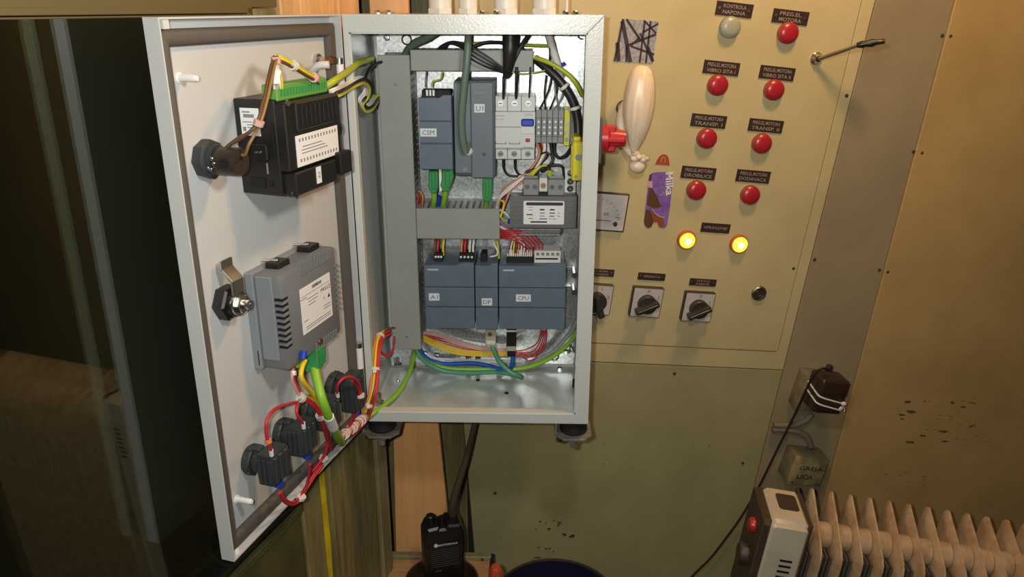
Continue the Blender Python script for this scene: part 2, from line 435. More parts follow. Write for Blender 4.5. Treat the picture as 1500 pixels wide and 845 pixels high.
mk('window_sill', G().box(-1.0, 0.183, -0.005, 0.010, -0.0715, -0.068, 0.0005).box(-1.0, 0.183, -0.003, 0.010, -0.079, -0.0745, 0.0005), 'left_dark', w1, LEFT)
mk('window_jamb', G().box(0.180, 0.189, -0.002, 0.012, -0.079, 0.511, 0.001), 'left_dark', w1, LEFT)
# strip of wall in the corner between the left side and the console
mk('trim_1', G().box(-0.12, 0.105, 0.262, 0.270, -0.9, 1.05), 'post', kind='structure', smooth=0, label='dark strip of wall in the corner behind the wooden board')
mk('wood_board', G().prism([(-0.022, -0.80), (0.104, -0.80), (0.0795, -0.27), (0.0690, -0.10), (0.048, 0.30), (0.048, 1.0), (-0.004, 1.0), (-0.002, -0.1)], 0.176, 0.190, bev=0.001), 'wood', smooth=0,
   label='reddish plywood board standing upright behind the white cabinet', cat='board')
# ------------------------------------------------------------------ the white electrical cabinet
cab = thing('electrical_cabinet', 'light grey wall-mounted electrical cabinet with its door swung open to the left', 'cabinet', (W / 2, D / 2, 0))
t = 0.0016
LX, RX, TZ, BZ = 0.0065, 0.2700, 0.4850, 0.0135                             # opening of the front rim
g = G()
g.box(0, t, 0, D, 0, H).box(W - t, W, 0, D, 0, H).box(t, W - t, 0, D, H - t, H).box(t, W - t, 0.0, D, 0, t).box(0, W, D - t, D, 0, H)
g.box(t, LX, -0.0005, t, t, H - t).box(RX, W - t, -0.0005, t, t, H - t).box(LX, RX, -0.0005, t, TZ, H - t).box(LX, RX, -0.0005, t, t, BZ)
mk('body', g, 'paint', cab)
g = G()                                                                     # inner return of the rim
g.box(LX, LX + t, t, 0.014, BZ, TZ).box(RX - t, RX, t, 0.014, BZ, TZ).box(LX, RX, t, 0.014, TZ - t, TZ).box(LX, RX, t, 0.012, BZ, BZ + t)
mk('rim_lip', g, 'paint', cab)
g = G()
g.obox((0.2785, -0.0007, 0.4945), (1, 0, 1), (0, 1, 0), (-1, 0, 1), 0.0265, 0.0006, 0.0014)
mk('weld_seam', g, 'duct', cab)
PY = 0.1575                                                                 # face of the mounting plate
plate = mk('mounting_plate', G().box(0.0085, 0.277, PY, PY + 0.002, 0.012, 0.496).box(0.275, 0.277, PY - 0.006, PY, 0.012, 0.496), 'zinc', cab)
mk('plate_edge', G().box(0.0075, 0.0100, PY - 0.012, PY - 0.0002, 0.012, 0.496), 'paint', cab)
mk('gland_plate', G().box(0.006, 0.2735, 0.018, PY - 0.002, 0.0018, 0.0036), 'zinc_floor', cab)
for px, py in ((567, 55), (820, 540), (830, 515), (603, 543), (622, 516), (640, 519), (664, 518), (686, 524), (700, 525)):
    p = C(px, py, PY); mk('plate_screw', G().lathe([(0.0042, 0), (0.0042, 0.002), (0.003, 0.0035), (0, 0.0038)], (p.x, PY, p.z), (0, -1, 0), 10), 'steel', cab)
for px, py in ((596, 58), (853, 50), (812, 522)):
    p = C(px, py, PY); g = G()
    g.tube([(p.x + 0.006 * math.cos(a), PY - 0.001, p.z + 0.006 * math.sin(a)) for a in [k * math.pi / 8 for k in range(17)]], 0.0012, 6, smooth=False)
    mk('plate_hole_rim', g, 'dull_steel', cab)
for px, py in ((583, 537), (556, 592)):
    p = on(CAB, 2, px, py, 0.0036)
    mk('floor_stud', G().lathe([(0.0062, 0), (0.0062, 0.005), (0.0034, 0.005), (0.0034, 0.016), (0.003, 0.017), (0, 0.017)], p, Z, 6), 'steel', cab)
for px, py in ((583, 557), (700, 557), (742, 576), (618, 600)):
    p = on(CAB, 2, px, py, 0.0036)
    mk('floor_rivet', G().lathe([(0.0032, 0), (0.0026, 0.0014), (0, 0.0018)], p, Z, 10), 'steel' if px == 583 else 'slot', cab)
# small edge blocks on the inner right wall
for z in (0.006, 0.075):
    mk('edge_clip', G().box(0.2715, 0.2742, 0.020 + z, 0.026 + z, 0.004, 0.016), 'slot', cab)
for z in (0.04, 0.135, 0.16):
    mk('plate_post', G().cyl((0.272, 0.13, z), (0.272, PY, z), 0.004), 'steel', cab)
# rubber shock mounts underneath
for cx, cy in ((0.0115, 0.030), (0.2700, 0.030)):
    r = mk('shock_mount', G().lathe([(0.0165, -0.0265), (0.0190, -0.023), (0.0178, -0.013), (0.0190, -0.004), (0.0165, -0.0002)], (cx, cy, 0), Z, 20), 'rubber', cab)
    g = G().prism([(cx - 0.024, cy + 0.03), (cx - 0.024, cy - 0.012), (cx - 0.014, cy - 0.024), (cx + 0.014, cy - 0.024), (cx + 0.024, cy - 0.012), (cx + 0.024, cy + 0.03)], -0.0300, -0.0266, 0.0006, plane='xy').box(cx - 0.012, cx + 0.012, cy + 0.02, 0.174, -0.0300, -0.0266)
    g.box(cx - 0.0255, cx - 0.0225, cy - 0.010, cy + 0.03, -0.0300, -0.006)
    mk('mount_bracket', g, 'bracket', r)
    mk('mount_bolt', G().lathe([(0.0080, -0.0300), (0.0080, -0.0360), (0.0050, -0.0361), (0.0050, -0.0450), (0, -0.0453)], (cx, cy - 0.012, 0), Z, 6), 'bracket', r)
    mk('mount_bolt', G().lathe([(0.0046, -0.0300), (0.0046, -0.0385), (0, -0.0388)], (cx - 0.0185, cy - 0.008, 0), Z, 8), 'dull_steel', r)
# cable glands on the roof
for i, (x0, x1) in enumerate(((0.0855, 0.1135), (0.1215, 0.1435), (0.1635, 0.1915), (0.2090, 0.2370))):
    cx, r = (x0 + x1) / 2, (x1 - x0) / 2
    gl = mk('cable_gland', G().lathe([(r * 1.12, 0), (r * 1.12, 0.006)], (cx, 0.085, H), Z, 6).lathe([(r, 0.006), (r, 0.024), (r * 0.86, 0.032), (r * 0.5, 0.034)], (cx, 0.085, H), Z, 20), 'ivory', cab)
    mk('outgoing_cable', G().cyl((cx, 0.085, H + 0.03), (cx + 0.004, 0.085, H + 0.30), r * 0.42, n=10), ('sage_cable', 'sage_cable', 'black_wire', 'white_wire')[i], gl)
for x in (0.034, 0.046, 0.152, 0.168, 0.2460, 0.2570):
    mk('roof_bolt', G().lathe([(0.0042, 0), (0.0042, 0.0025), (0.003, 0.0042), (0, 0.0046)], (x, 0.03, H), Z, 8), 'steel', cab)
mk('roof_wire', G().tube([(0.2485, 0.06, H), (0.2490, 0.06, H + 0.1), (0.2510, 0.06, H + 0.28)], 0.0016), 'white_wire', cab)

# --- main switch through the right side wall
ms = mk('main_switch', G().box(W, W + 0.0065, 0.035, 0.085, 0.334, 0.389, 0.001), 'plc_dark', cab, label='grey main switch with red handle on the right side wall')
def hx(px, py, y): return C(px, py, y).x
xe = hx(915, 222, 0.06)
g = G().lathe([(0.016, 0.0065), (0.016, 0.015), (0.012, 0.018), (0.0115, xe - W - 0.010), (0.0095, xe - W), (0, xe - W)], (W, 0.06, 0.361), X, 18)
g.box(W + 0.010, xe - 0.001, 0.045, 0.075, 0.3575, 0.3645, 0.002).box(W + 0.010, xe - 0.012, 0.052, 0.068, 0.345, 0.377, 0.002)
mk('switch_handle', g, 'red', ms)
g = G().box(0.2600, 0.2765, 0.058, 0.098, 0.3085, 0.3570, 0.0015).box(0.2610, 0.2700, 0.062, 0.094, 0.357, 0.3625, 0.001).box(0.2590, 0.2605, 0.064, 0.080, 0.316, 0.352)
mk('switch_body', g, 'yellow_plastic', ms, label='yellow switch body inside')
mk('switch_screw', G().cyl((0.2675, 0.0575, 0.338), (0.2675, 0.060, 0.338), 0.0042), 'steel', ms)
mk('switch_screw', G().cyl((0.2650, 0.0575, 0.314), (0.2650, 0.060, 0.314), 0.0022), 'dull_steel', ms)

# --- the door
g = G().box(0, WDOOR, -TDOOR, V0, 0, H)
g.box(WDOOR - t, WDOOR, V0, 0, 0, H).box(0, t, V0, 0, 0, H).box(t, WDOOR - t, V0, 0, 0, t).box(t, WDOOR - t, V0, 0, H - t, H)
door = mk('door', g, 'door_paint', cab, DOOR, label='open cabinet door, light grey inside')
g = G()
def gk(x0, x1, z0, z1):
    b = bmesh.new(); 
    return rrect(x0, x1, z0, z1, 0.004, 3)
ox0, ox1, oz0, oz1, gw = 0.0045, WDOOR - 0.0035, 0.0045, H - 0.009, 0.0135
prof = [(0.0, 0.0), (0.0, 0.005), (0.003, 0.0085), (0.0068, 0.0096), (0.0105, 0.0085), (gw, 0.005), (gw, 0.0)]
vs = []; fs = []
for k, (cx, cz, sx, sz) in enumerate(((ox0, oz0, 1, 1), (ox1, oz0, -1, 1), (ox1, oz1, -1, -1), (ox0, oz1, 1, -1))):
    for a, h in prof: vs.append((cx + sx * a, V0 + h, cz + sz * a))
n = len(prof)
for k in range(4):
    j = (k + 1) % 4
    for i in range(n - 1): fs.append((k * n + i, j * n + i, j * n + i + 1, k * n + i + 1))
mk('gasket', G().add(vs, fs), 'gasket', door, DOOR, smooth=50, label='dark foam gasket')
for u, z in ((0.2575, 0.4565), (0.2565, 0.0490), (0.0280, 0.0490)):
    mk('plastic_stud', G().lathe([(0.0045, 0), (0.0045, 0.001), (0.0032, 0.001), (0.0032, 0.016), (0.0022, 0.018), (0, 0.018)], (u, V0, z), Y, 10), 'white', door, DOOR)
p = DR(247, 28, -0.004); mk('stop_block', G().box(WDOOR - 0.013, WDOOR - 0.006, V0, -0.001, H - 0.0088, H - 0.0018), 'paint', door, DOOR)
mk('rim_bolt', G().cyl((WDOOR - 0.012, -0.006, t), (WDOOR - 0.012, -0.006, t + 0.0022), 0.003), 'white', door, DOOR)
# hinges: pins on the hinge side
for z in (0.438, 0.096):
    h = mk('hinge', G().cyl((0.008, -0.001, z - 0.014), (0.008, -0.001, z + 0.014), 0.0042, n=12), 'white', door, DOOR)
    for q in (0.0175, -0.0170):
        mk('hinge_pin', G().cyl((0.008, -0.001, z + q - 0.003), (0.008, -0.001, z + q + 0.003), 0.0046, n=12), 'steel', h, DOOR)
# cam lock
lu, lz = 0.2385, 0.2530
lock = mk('cam_lock', G().lathe([(0.0170, 0), (0.0170, 0.010), (0.0150, 0.012)], (lu, V0, lz), Y, 6).lathe([(0.0125, 0.012), (0.0125, 0.016)], (lu, V0, lz), Y, 16), 'black', door, DOOR)
g = G().lathe([(0.0115, 0.0), (0.0115, 0.003)], (lu, V0 + 0.016, lz), Y, 18)
g.obox((lu - 0.0005, V0 + 0.0175, lz + 0.013), (1, 0, 0), (0, 1, 0.0), (0, 0, 1), 0.016, 0.003, 0.022, 0.0005)
g.obox((lu - 0.001, V0 + 0.0120, lz + 0.0285), (1, 0, 0), (0, 1, 0.9), (0, -0.9, 1), 0.016, 0.003, 0.016, 0.0005)
g.obox((lu - 0.001, V0 + 0.0075, lz + 0.0370), (1, 0, 0), (0, 1, 0.0), (0, 0, 1), 0.016, 0.003, 0.010, 0.0005)
mk('lock_cam', g, 'steel', lock, DOOR)
mk('lock_nut', G().lathe([(0.0085, 0), (0.0085, 0.0045), (0.0062, 0.0048)], (lu, V0 + 0.019, lz), Y, 6).lathe([(0.0046, 0.0048), (0.0046, 0.010), (0.002, 0.010), (0.002, 0.007), (0, 0.007)], (lu, V0 + 0.019, lz), Y, 12), 'steel', lock, DOOR)
# earth bolt on the door
p = DR(463, 88, V0)
eb = mk('earth_bolt', G().lathe([(0.007, 0), (0.007, 0.004), (0.0036, 0.0042), (0.0036, 0.013), (0, 0.0134)], (p.x, V0, p.z), Y, 8), 'steel', door, DOOR)
mk('earth_lug', G().lathe([(0.0055, 0.013), (0.0055, 0.0175)], (p.x, V0, p.z), Y, 6).lathe([(0.004, 0.0175), (0.004, 0.023)], (p.x, V0, p.z), Y, 8), 'brass', eb, DOOR)
# ------------------------------------------------------------------ what is fitted inside the cabinet
def duct(name, label, x0, x1, z0, z1, y0, y1, horiz, group='slotted cable ducts in the cabinet'):
    th = thing(name, label, 'cable duct', ((x0 + x1) / 2, y1, z0), group=group)
    mk('lid', G().box(x0 - 0.0006, x1 + 0.0006, y0, y0 + 0.0045, z0, z1, 0.0008) if not horiz else G().box(x0, x1, y0, y0 + 0.0045, z0 - 0.0006, z1 + 0.0006, 0.0008), 'duct', th)
    mk('back', G().box(x0, x1, y1 - 0.0015, y1, z0, z1), 'duct_in', th)
    g = G(); pitch = 0.0085
    if horiz:
        n = int((x1 - x0) / pitch)
        for zz in (z0, z1 - 0.0012):
            for i in range(n): g.box(x0 + i * pitch, x0 + i * pitch + 0.0052, y0 + 0.004, y1 - 0.012, zz, zz + 0.0012)
            g.box(x0, x1, y1 - 0.012, y1 - 0.001, zz, zz + 0.0012)
    else:
        n = int((z1 - z0) / pitch)
        for xx in (x0, x1 - 0.0012):
            for i in range(n): g.box(xx, xx + 0.0012, y0 + 0.004, y1 - 0.012, z0 + i * pitch, z0 + i * pitch + 0.0052)
            g.box(xx, xx + 0.0012, y1 - 0.012, y1 - 0.001, z0, z1)
    mk('slotted_sides', g, 'duct', th, kind='stuff', smooth=0)
    return th
DY = 0.095
dv = duct('cable_duct', 'tall upright grey cable duct at the left inside the cabinet', 0.0193, 0.0580, 0.0605, 0.4560, DY, PY, False)
duct('cable_duct', 'short grey cable duct across the top of the cabinet', 0.0595, 0.2105, 0.4376, 0.4615, DY, PY, True)
duct('cable_duct', 'short grey cable duct across the middle of the cabinet', 0.0590, 0.1690, 0.2222, 0.2622, DY, PY, True)
mk('duct_rivet', G().cyl((0.0395, DY - 0.0004, 0.4205), (0.0395, DY + 0.001, 0.4205), 0.0018), 'duct_in', dv)
mk('duct_rivet', G().cyl((0.0390, DY - 0.0004, 0.0800), (0.0390, DY + 0.001, 0.0800), 0.0010), 'ink', dv)

def rail(label, x0, x1, z):
    g = G().box(x0, x1, PY - 0.0075, PY - 0.0065, z - 0.0175, z - 0.0125).box(x0, x1, PY - 0.0075, PY - 0.0065, z + 0.0125, z + 0.0175)
    g.box(x0, x1, PY - 0.001, PY, z - 0.0125, z + 0.0125).box(x0, x1, PY - 0.0075, PY, z - 0.0130, z - 0.0120).box(x0, x1, PY - 0.0075, PY, z + 0.0120, z + 0.0130)
    mk('mounting_rail', g, 'zinc', label=label, cat='rail', group='top-hat rails in the cabinet')
rail('steel top-hat rail behind the upper modules', 0.064, 0.266, 0.366)
rail('steel top-hat rail behind the lower controller modules', 0.064, 0.268, 0.149)

FY = 0.0725
def plc_module(name, label, x0, x1, z0, z1, mark, mx, mz, mw, bands, logo=None, fy=FY, group='dark slate modules on the rails', tilt=True):
    zb, zc = bands
    th = thing(name, label, 'module', ((x0 + x1) / 2, PY, z0), group=group)
    mk('housing', G().box(x0 + 0.0006, x1 - 0.0006, fy + 0.004, PY - 0.0075, z0 + 0.001, z1 - 0.004, 0.0008), 'plc', th)
    sl = min(0.006, (x1 - x0) * 0.1)
    top = [(x0 + 0.0004, zb + 0.0012), (x1 - 0.0004, zb + 0.0012), (x1 - 0.0004, z1), (x0 + (x1 - x0) * 0.75, z1), (x0 + (x1 - x0) * 0.62, z1 - 0.0035), (x0 + 0.0004, z1 - 0.0035)]
    mk('upper_flap', G().prism(top, fy, fy + 0.006, 0.0006), 'plc', th)
    mk('status_band', G().box(x0 + 0.0004, x1 - 0.0004, fy + 0.0012, fy + 0.006, zc, zb, 0.0004), 'plc', th)
    mk('lower_flap', G().box(x0 + 0.0004, x1 - 0.0004, fy, fy + 0.006, z0, zc - 0.0012, 0.0006), 'plc', th)
    if mark:
        lb = mk('marker_label', G().box(mx - mw / 2, mx + mw / 2, fy + 0.0004, fy + 0.0012, mz - 0.0050, mz + 0.0050), 'tape', th, label='white tape label marked ' + mark)
        mk('lettering', G().text(mark, (mx, fy + 0.0002, mz), X, Z, 0.0056, width=mw * 0.72, bold=-0.004), 'ink', lb, smooth=0)
    if logo:
        mk('logo_strip', G().box(logo, logo + 0.0145, fy - 0.0003, fy + 0.0005, z1 - 0.0105, z1 - 0.0082), 'ink_light', th)
    return th
z0, z1 = 0.1025, 0.1955
bands = (0.1610, 0.1340)
pA = plc_module('signal_module', 'dark slate signal module marked A1 beside the upright duct', 0.0700, 0.1362, z0, z1, 'A1', 0.0820, 0.1475, 0.0140, bands, 0.0745)
pD = plc_module('communication_module', 'narrow dark slate module marked DP between two wider ones', 0.1368, 0.1675, z0 - 0.0015, z1, 'DP', 0.1525, 0.1412, 0.0140, bands)
pC = plc_module('controller_module', 'wide dark slate controller marked CPU, rightmost in the lower row', 0.1681, 0.2570, z0, z1, 'CPU', 0.2010, 0.1472, 0.0198, bands, 0.1740)
for th, x0, x1, cols in ((pA, 0.0820, 0.0930, 3), (pA, 0.1150, 0.1345, 4), (pD, 0.1440, 0.1520, 0)):
    c = mk('terminal_connector', G().box(x0, x1, 0.090, 0.112, z1 - 0.006, z1 + 0.0075, 0.0008), 'slot', th)
    for i in range(cols):
        xx = x0 + (i + 0.5) * (x1 - x0) / cols
        mk('terminal_screw', G().cyl((xx, 0.0892, z1 + 0.003), (xx, 0.091, z1 + 0.003), 0.0015, n=10), 'white', c)
c = mk('terminal_connector', G().box(0.1780, 0.2140, 0.088, 0.110, z1 - 0.006, z1 + 0.0030, 0.0006), 'slot', pC)
for i in range(13):
    xx = 0.1795 + i * 0.00265
    mk('wire_ferrule', G().cyl((xx, 0.095, z1 + 0.0025), (xx, 0.099, z1 + 0.0105), 0.0010, n=8), 'ivory', c)
c = mk('terminal_connector', G().box(0.2150, 0.2500, 0.090, 0.118, z1 - 0.006, z1 + 0.012, 0.0006), 'ivory', pC)
for i in range(5):
    mk('terminal_window', G().box(0.2175 + i * 0.0066, 0.2217 + i * 0.0066, 0.0893, 0.0905, z1 + 0.0060, z1 + 0.0100), 'duct_in', c)
mk('terminal_slot', G().box(0.2165, 0.2465, 0.0893, 0.0905, z1 + 0.0005, z1 + 0.0025), 'slot', c)
for k, (x, zz, w) in enumerate(((0.1850, 0.1495, 0.012), (0.240, 0.148, 0.010), (0.230, 0.1415, 0.014))):
    mk('faint_print', G().box(x, x + w, FY + 0.0009, FY + 0.0013, zz, zz + 0.0008), 'psu', pC)
mk('type_print', G().text('1214', (0.2460, FY - 0.0002, 0.183), X, Z, 0.0035, bold=-0.005), 'psu', pC, smooth=0)

pS = plc_module('network_switch', 'dark slate network switch marked CSM in the upper left row', 0.0698, 0.1115, 0.3190, 0.4105, 'CSM', 0.0815, 0.3650, 0.0205, (0.3782, 0.3520))
c = mk('terminal_connector', G().box(0.0730, 0.1090, 0.088, 0.110, 0.404, 0.4150, 0.0006), 'slot', pS)
for i in range(3): mk('wire_ferrule', G().box(0.0785 + i * 0.004, 0.0810 + i * 0.004, 0.0872, 0.0900, 0.4080, 0.4150), 'white', c)

# taller power module with the marker U1
uY = 0.088
pU = thing('power_module', 'tall slate grey power module marked U1 beside the switch', 'module', (0.137, PY, 0.3055), group='dark slate modules on the rails')
mk('housing', G().box(0.1130, 0.1640, uY + 0.006, PY - 0.0075, 0.3065, 0.4260, 0.0008), 'plc_dark', pU)
mk('front_cover', G().box(0.1125, 0.1335, uY, uY + 0.0075, 0.3110, 0.4240, 0.0008), 'psu', pU)
mk('front_cover', G().box(0.1337, 0.1612, uY - 0.001, uY + 0.0075, 0.3055, 0.4245, 0.0008), 'psu', pU)
lb = mk('marker_label', G().box(0.1380, 0.1510, uY - 0.0018, uY - 0.0009, 0.3880, 0.3985), 'tape', pU, label='white tape label marked U1')
mk('lettering', G().text('U1', (0.1447, uY - 0.0020, 0.3930), X, Z, 0.0060, width=0.0088, bold=-0.004), 'ink', lb, smooth=0)
mk('logo_strip', G().box(0.1375, 0.1540, uY - 0.0016, uY - 0.0009, 0.4105, 0.4140), 'ink_grey', pU)
mk('type_print', G().text('SITOP', (0.1455, uY - 0.0013, 0.4178), X, Z, 0.0034, bold=-0.004), 'ink_grey', pU, smooth=0)
mk('type_print', G().text('24V', (0.1470, uY - 0.0013, 0.3632), X, Z, 0.0026), 'ink_grey', pU, smooth=0)
mk('adjuster', G().cyl((0.1497, uY - 0.0016, 0.3358), (0.1497, uY, 0.3358), 0.0026), 'plc_dark', pU)
mk('mark_square', G().box(0.1225, 0.1275, uY - 0.0005, uY + 0.0002, 0.3135, 0.3190), 'ink_grey', pU)
mk('adjuster', G().lathe([(0.0055, 0), (0.0055, 0.004), (0.0035, 0.006)], (0.1300, uY, 0.3400), (0, -1, 0), 12), 'ivory', pU)

# three-pole earth-leakage breaker
bx0, bx1, bz0, bz1, bY = 0.1612, 0.2140, 0.3262, 0.4062, 0.097
rc = thing('circuit_breaker', 'white three-pole circuit breaker with a blue lever', 'circuit breaker', ((bx0 + bx1) / 2, PY, bz0))
bw = (bx1 - bx0) / 3
for i in range(3):
    mk('pole_housing', G().box(bx0 + i * bw + 0.0002, bx0 + (i + 1) * bw - 0.0002, bY + 0.010, PY - 0.0075, bz0, bz1, 0.0006), 'rcd', rc)
mk('front_band', G().box(bx0 - 0.0006, bx1 + 0.0002, bY - 0.001, bY + 0.011, 0.3690, 0.3880, 0.0006), 'rcd', rc)
mk('front_band', G().box(bx0, bx1, bY, bY + 0.011, 0.3420, 0.3685, 0.0006), 'rcd', rc)
for i in range(3):
    for zz in (0.3335, 0.3970):
        p = (bx0 + (i + 0.5) * bw, bY + 0.010, zz)
        sc = mk('terminal_screw', G().cyl((p[0], bY + 0.0085, zz), (p[0], bY + 0.0115, zz), 0.0038, n=14), 'steel', rc)
        mk('screw_slot', G().box(p[0] - 0.0022, p[0] + 0.0022, bY + 0.0080, bY + 0.0087, zz - 0.0005, zz + 0.0005), 'ink', sc)
mk('lever', G().box(0.1965, 0.2125, bY - 0.006, bY, 0.3705, 0.3795, 0.0015), 'blue', rc, label='blue switching lever')
mk('lever_plate', G().box(0.1960, 0.2128, bY - 0.0016, bY, 0.3605, 0.3700, 0.0004), 'ivory', rc)
mk('test_button', G().box(0.2020, 0.2078, bY - 0.0012, bY + 0.001, 0.3502, 0.3545, 0.0004), 'red', rc)
for x0 in (0.1638, 0.1812):
    g = G().box(x0, x0 + 0.0138, bY - 0.0004, bY + 0.0004, 0.3472, 0.3482).box(x0, x0 + 0.001, bY - 0.0004, bY + 0.0004, 0.3472, 0.3505).box(x0 + 0.0128, x0 + 0.0138, bY - 0.0004, bY + 0.0004, 0.3472, 0.3505)
    mk('latch_groove', g, 'ink_grey', rc)
mk('small_print', G().box(0.1625, 0.1758, bY - 0.0014, bY - 0.0009, 0.3826, 0.3832).text('Q1', (0.1660, bY - 0.0014, 0.3785), X, Z, 0.0024).text('25A', (0.1720, bY - 0.0014, 0.3785), X, Z, 0.0024).text('I-ON', (0.2055, bY - 0.0014, 0.3845), X, Z, 0.0032).box(0.1990, 0.2115, bY - 0.0004, bY + 0.0002, 0.3428, 0.3436), 'ink_grey', rc, smooth=0)

# row of feed-through terminal blocks
for i in range(5):
    x0 = 0.2150 + i * 0.0072
    tb = thing('terminal_block', ('grey terminal block next to the breaker, first of five', 'second grey terminal block from the breaker', 'middle one of the five grey terminal blocks', 'fourth grey terminal block from the breaker', 'grey terminal block next to the yellow earth terminal')[i], 'terminal block', (x0 + 0.0035, PY, 0.346), group='grey terminal blocks right of the breaker')
    mk('housing', G().box(x0, x0 + 0.0069, 0.112, PY - 0.0075, 0.3465, 0.3885, 0.0006).box(x0 + 0.0003, x0 + 0.0066, 0.108, 0.114, 0.3555, 0.3790, 0.0006), 'terminal_grey', tb)
    for zz in (0.3600, 0.3672, 0.3742):
        mk('terminal_screw', G().cyl((x0 + 0.0035, 0.1070, zz), (x0 + 0.0035, 0.109, zz), 0.0015, n=8), 'white', tb)  # white stands for the glint on each screw, painted in
tb = thing('terminal_block', 'yellow and green earth terminal block at the end of the grey row', 'terminal block', (0.2545, PY, 0.344))
mk('housing', G().box(0.2512, 0.2585, 0.110, PY - 0.0075, 0.3435, 0.3890, 0.0006), 'yellow_plastic', tb)
for zz in (0.352, 0.3612, 0.372):
    mk('terminal_screw', G().cyl((0.2550, 0.1085, zz), (0.2550, 0.111, zz), 0.0030, n=12), 'steel', tb)
mk('end_clamp', G().box(0.2590, 0.2690, 0.114, PY - 0.0075, 0.3480, 0.3870, 0.0015).box(0.2605, 0.2675, 0.110, 0.115, 0.358, 0.378, 0.0015), 'terminal_grey', label='grey end clamp beside the yellow earth terminal', cat='end clamp')

# control transformer
tY = 0.088
tr = thing('transformer', 'grey iron-cored transformer with a white rating plate', 'transformer', (0.224, PY, 0.2398))
g = G()
for i in range(14): g.box(0.1826 + 0.0001 * (i % 2), 0.2690, tY + 0.0002 * (i % 2), 0.140, 0.2398 + i * 0.003, 0.2398 + i * 0.003 + 0.0029)
mk('iron_core', g, 'core', tr)
for zz in (0.2365, 0.2290):
    mk('foot_bar', G().box(0.195, 0.249, 0.092, 0.150, zz - 0.0012, zz + 0.0012, 0.0005), 'zinc', tr)
mk('coil', G().box(0.196, 0.252, 0.096, 0.140, 0.228, 0.2395, 0.003), 'core', tr)
pl = mk('rating_plate', G().prism(rrect(0.2002, 0.2530, 0.2448, 0.2758, 0.0015), tY - 0.0008, tY), 'label', tr, label='white rating plate')
g = G().prism(rrect(0.2035, 0.2515, 0.2700, 0.2742, 0.0018), tY - 0.0011, tY - 0.0007)
for x0, x1, zz, hh in ((0.2215, 0.2275, 0.2645, 0.0018), (0.2345, 0.2405, 0.2645, 0.0018), (0.2215, 0.2280, 0.2600, 0.0009), (0.2340, 0.2410, 0.2600, 0.0012), (0.2040, 0.2120, 0.2578, 0.0014), (0.2215, 0.2275, 0.2560, 0.0008), (0.2340, 0.2405, 0.2560, 0.0010), (0.2070, 0.2130, 0.2526, 0.0008), (0.2210, 0.2310, 0.2522, 0.0010), (0.2095, 0.2310, 0.2480, 0.0020), (0.2070, 0.2130, 0.2672, 0.0005), (0.2070, 0.2120, 0.2640, 0.0005), (0.2445, 0.2475, 0.2600, 0.0006), (0.2445, 0.2475, 0.2560, 0.0006), (0.2340, 0.2365, 0.2522, 0.0006), (0.2380, 0.2425, 0.2522, 0.0006)):
    g.box(x0, x1, tY - 0.0011, tY - 0.0007, zz - hh / 2, zz + hh / 2)
mk('plate_print', g, 'ink', pl, smooth=0)
for x0, x1 in ((0.1998, 0.2195), (0.2315, 0.2528)):
    tm = mk('terminal_strip', G().box(x0, x1, 0.092, 0.130, 0.2820, 0.3030, 0.001).box(x0 + 0.001, x1 - 0.001, 0.098, 0.130, 0.303, 0.3062, 0.0008), 'terminal_grey', tr)
    for k in (0.25, 0.75):
        xx = x0 + (x1 - x0) * k
        mk('terminal_screw', G().cyl((xx, 0.0912, 0.2935), (xx, 0.0925, 0.2935), 0.0032, n=12), 'steel', tm)
mk('bridge_link', G().box(0.2200, 0.2310, 0.096, 0.125, 0.286, 0.304, 0.001), 'ivory', tr)
mk('bridge_link', G().cyl((0.2255, 0.094, 0.2945), (0.2255, 0.097, 0.2945), 0.0034), 'brass', tr)
mk('earth_bracket', G().box(0.2532, 0.2680, 0.106, 0.108, 0.282, 0.315).box(0.2532, 0.2680, 0.106, 0.140, 0.2815, 0.2830), 'ivory', tr)
for zz in (0.2885, 0.2980, 0.3090):
    mk('bracket_screw', G().lathe([(0.0042, 0), (0.0042, 0.002), (0.002, 0.0035), (0, 0.0035)], (0.2608, 0.106, zz), (0, -1, 0), 12), 'steel', tr)
mk('earth_bracket', G().box(0.1850, 0.1985, 0.110, 0.130, 0.2820, 0.2840).cyl((0.196, 0.108, 0.291), (0.196, 0.12, 0.291), 0.0045).cyl((0.196, 0.108, 0.3015), (0.196, 0.12, 0.3015), 0.0035), 'ivory', tr)
# ------------------------------------------------------------------ what is fitted to the old console
KF = -0.001                                                                 # face of the control panel
def nameplate(label, c, w, h, lines, a=0.0, screws=True):
    """engraved plate with its centre at c = (px, py)"""
    p = K(*c); th = thing('nameplate', label, 'nameplate', (p.x, KF, p.z), CON, group='engraved nameplates on the console')
    r = V((math.cos(a), 0, math.sin(a))); u = V((-math.sin(a), 0, math.cos(a)))
    o = V((p.x, 0, p.z))
    mk('plate', G().obox(o + V((0, KF - 0.0008, 0)), r, Y, u, w, 0.0016, h, 0.0003), 'plate_dark', th, CON, smooth=0)
    n = len(lines); g = G()
    for i, s in enumerate(lines):
        q = o + u * ((n - 1) / 2 - i) * h * 0.42 + V((0, KF - 0.0018, 0))
        g.text(s, q, r, u, h * (0.27 if n > 1 else 0.36), width=min(w * 0.80, len(s) * h * 0.34) if not screws else min(w * 0.62, len(s) * h * 0.3), bold=0.004)
    mk('engraving', g, 'engraving', th, CON, smooth=0)
    for sgn in (-1, 1):
        if screws:
            q = o + r * (sgn * w * 0.40)
            mk('plate_screw', G().lathe([(0.0024, 0), (0.0022, 0.0010), (0, 0.0014)], q + V((0, KF - 0.0016, 0)), (0, -1, 0), 10), 'dull_steel', th, CON)
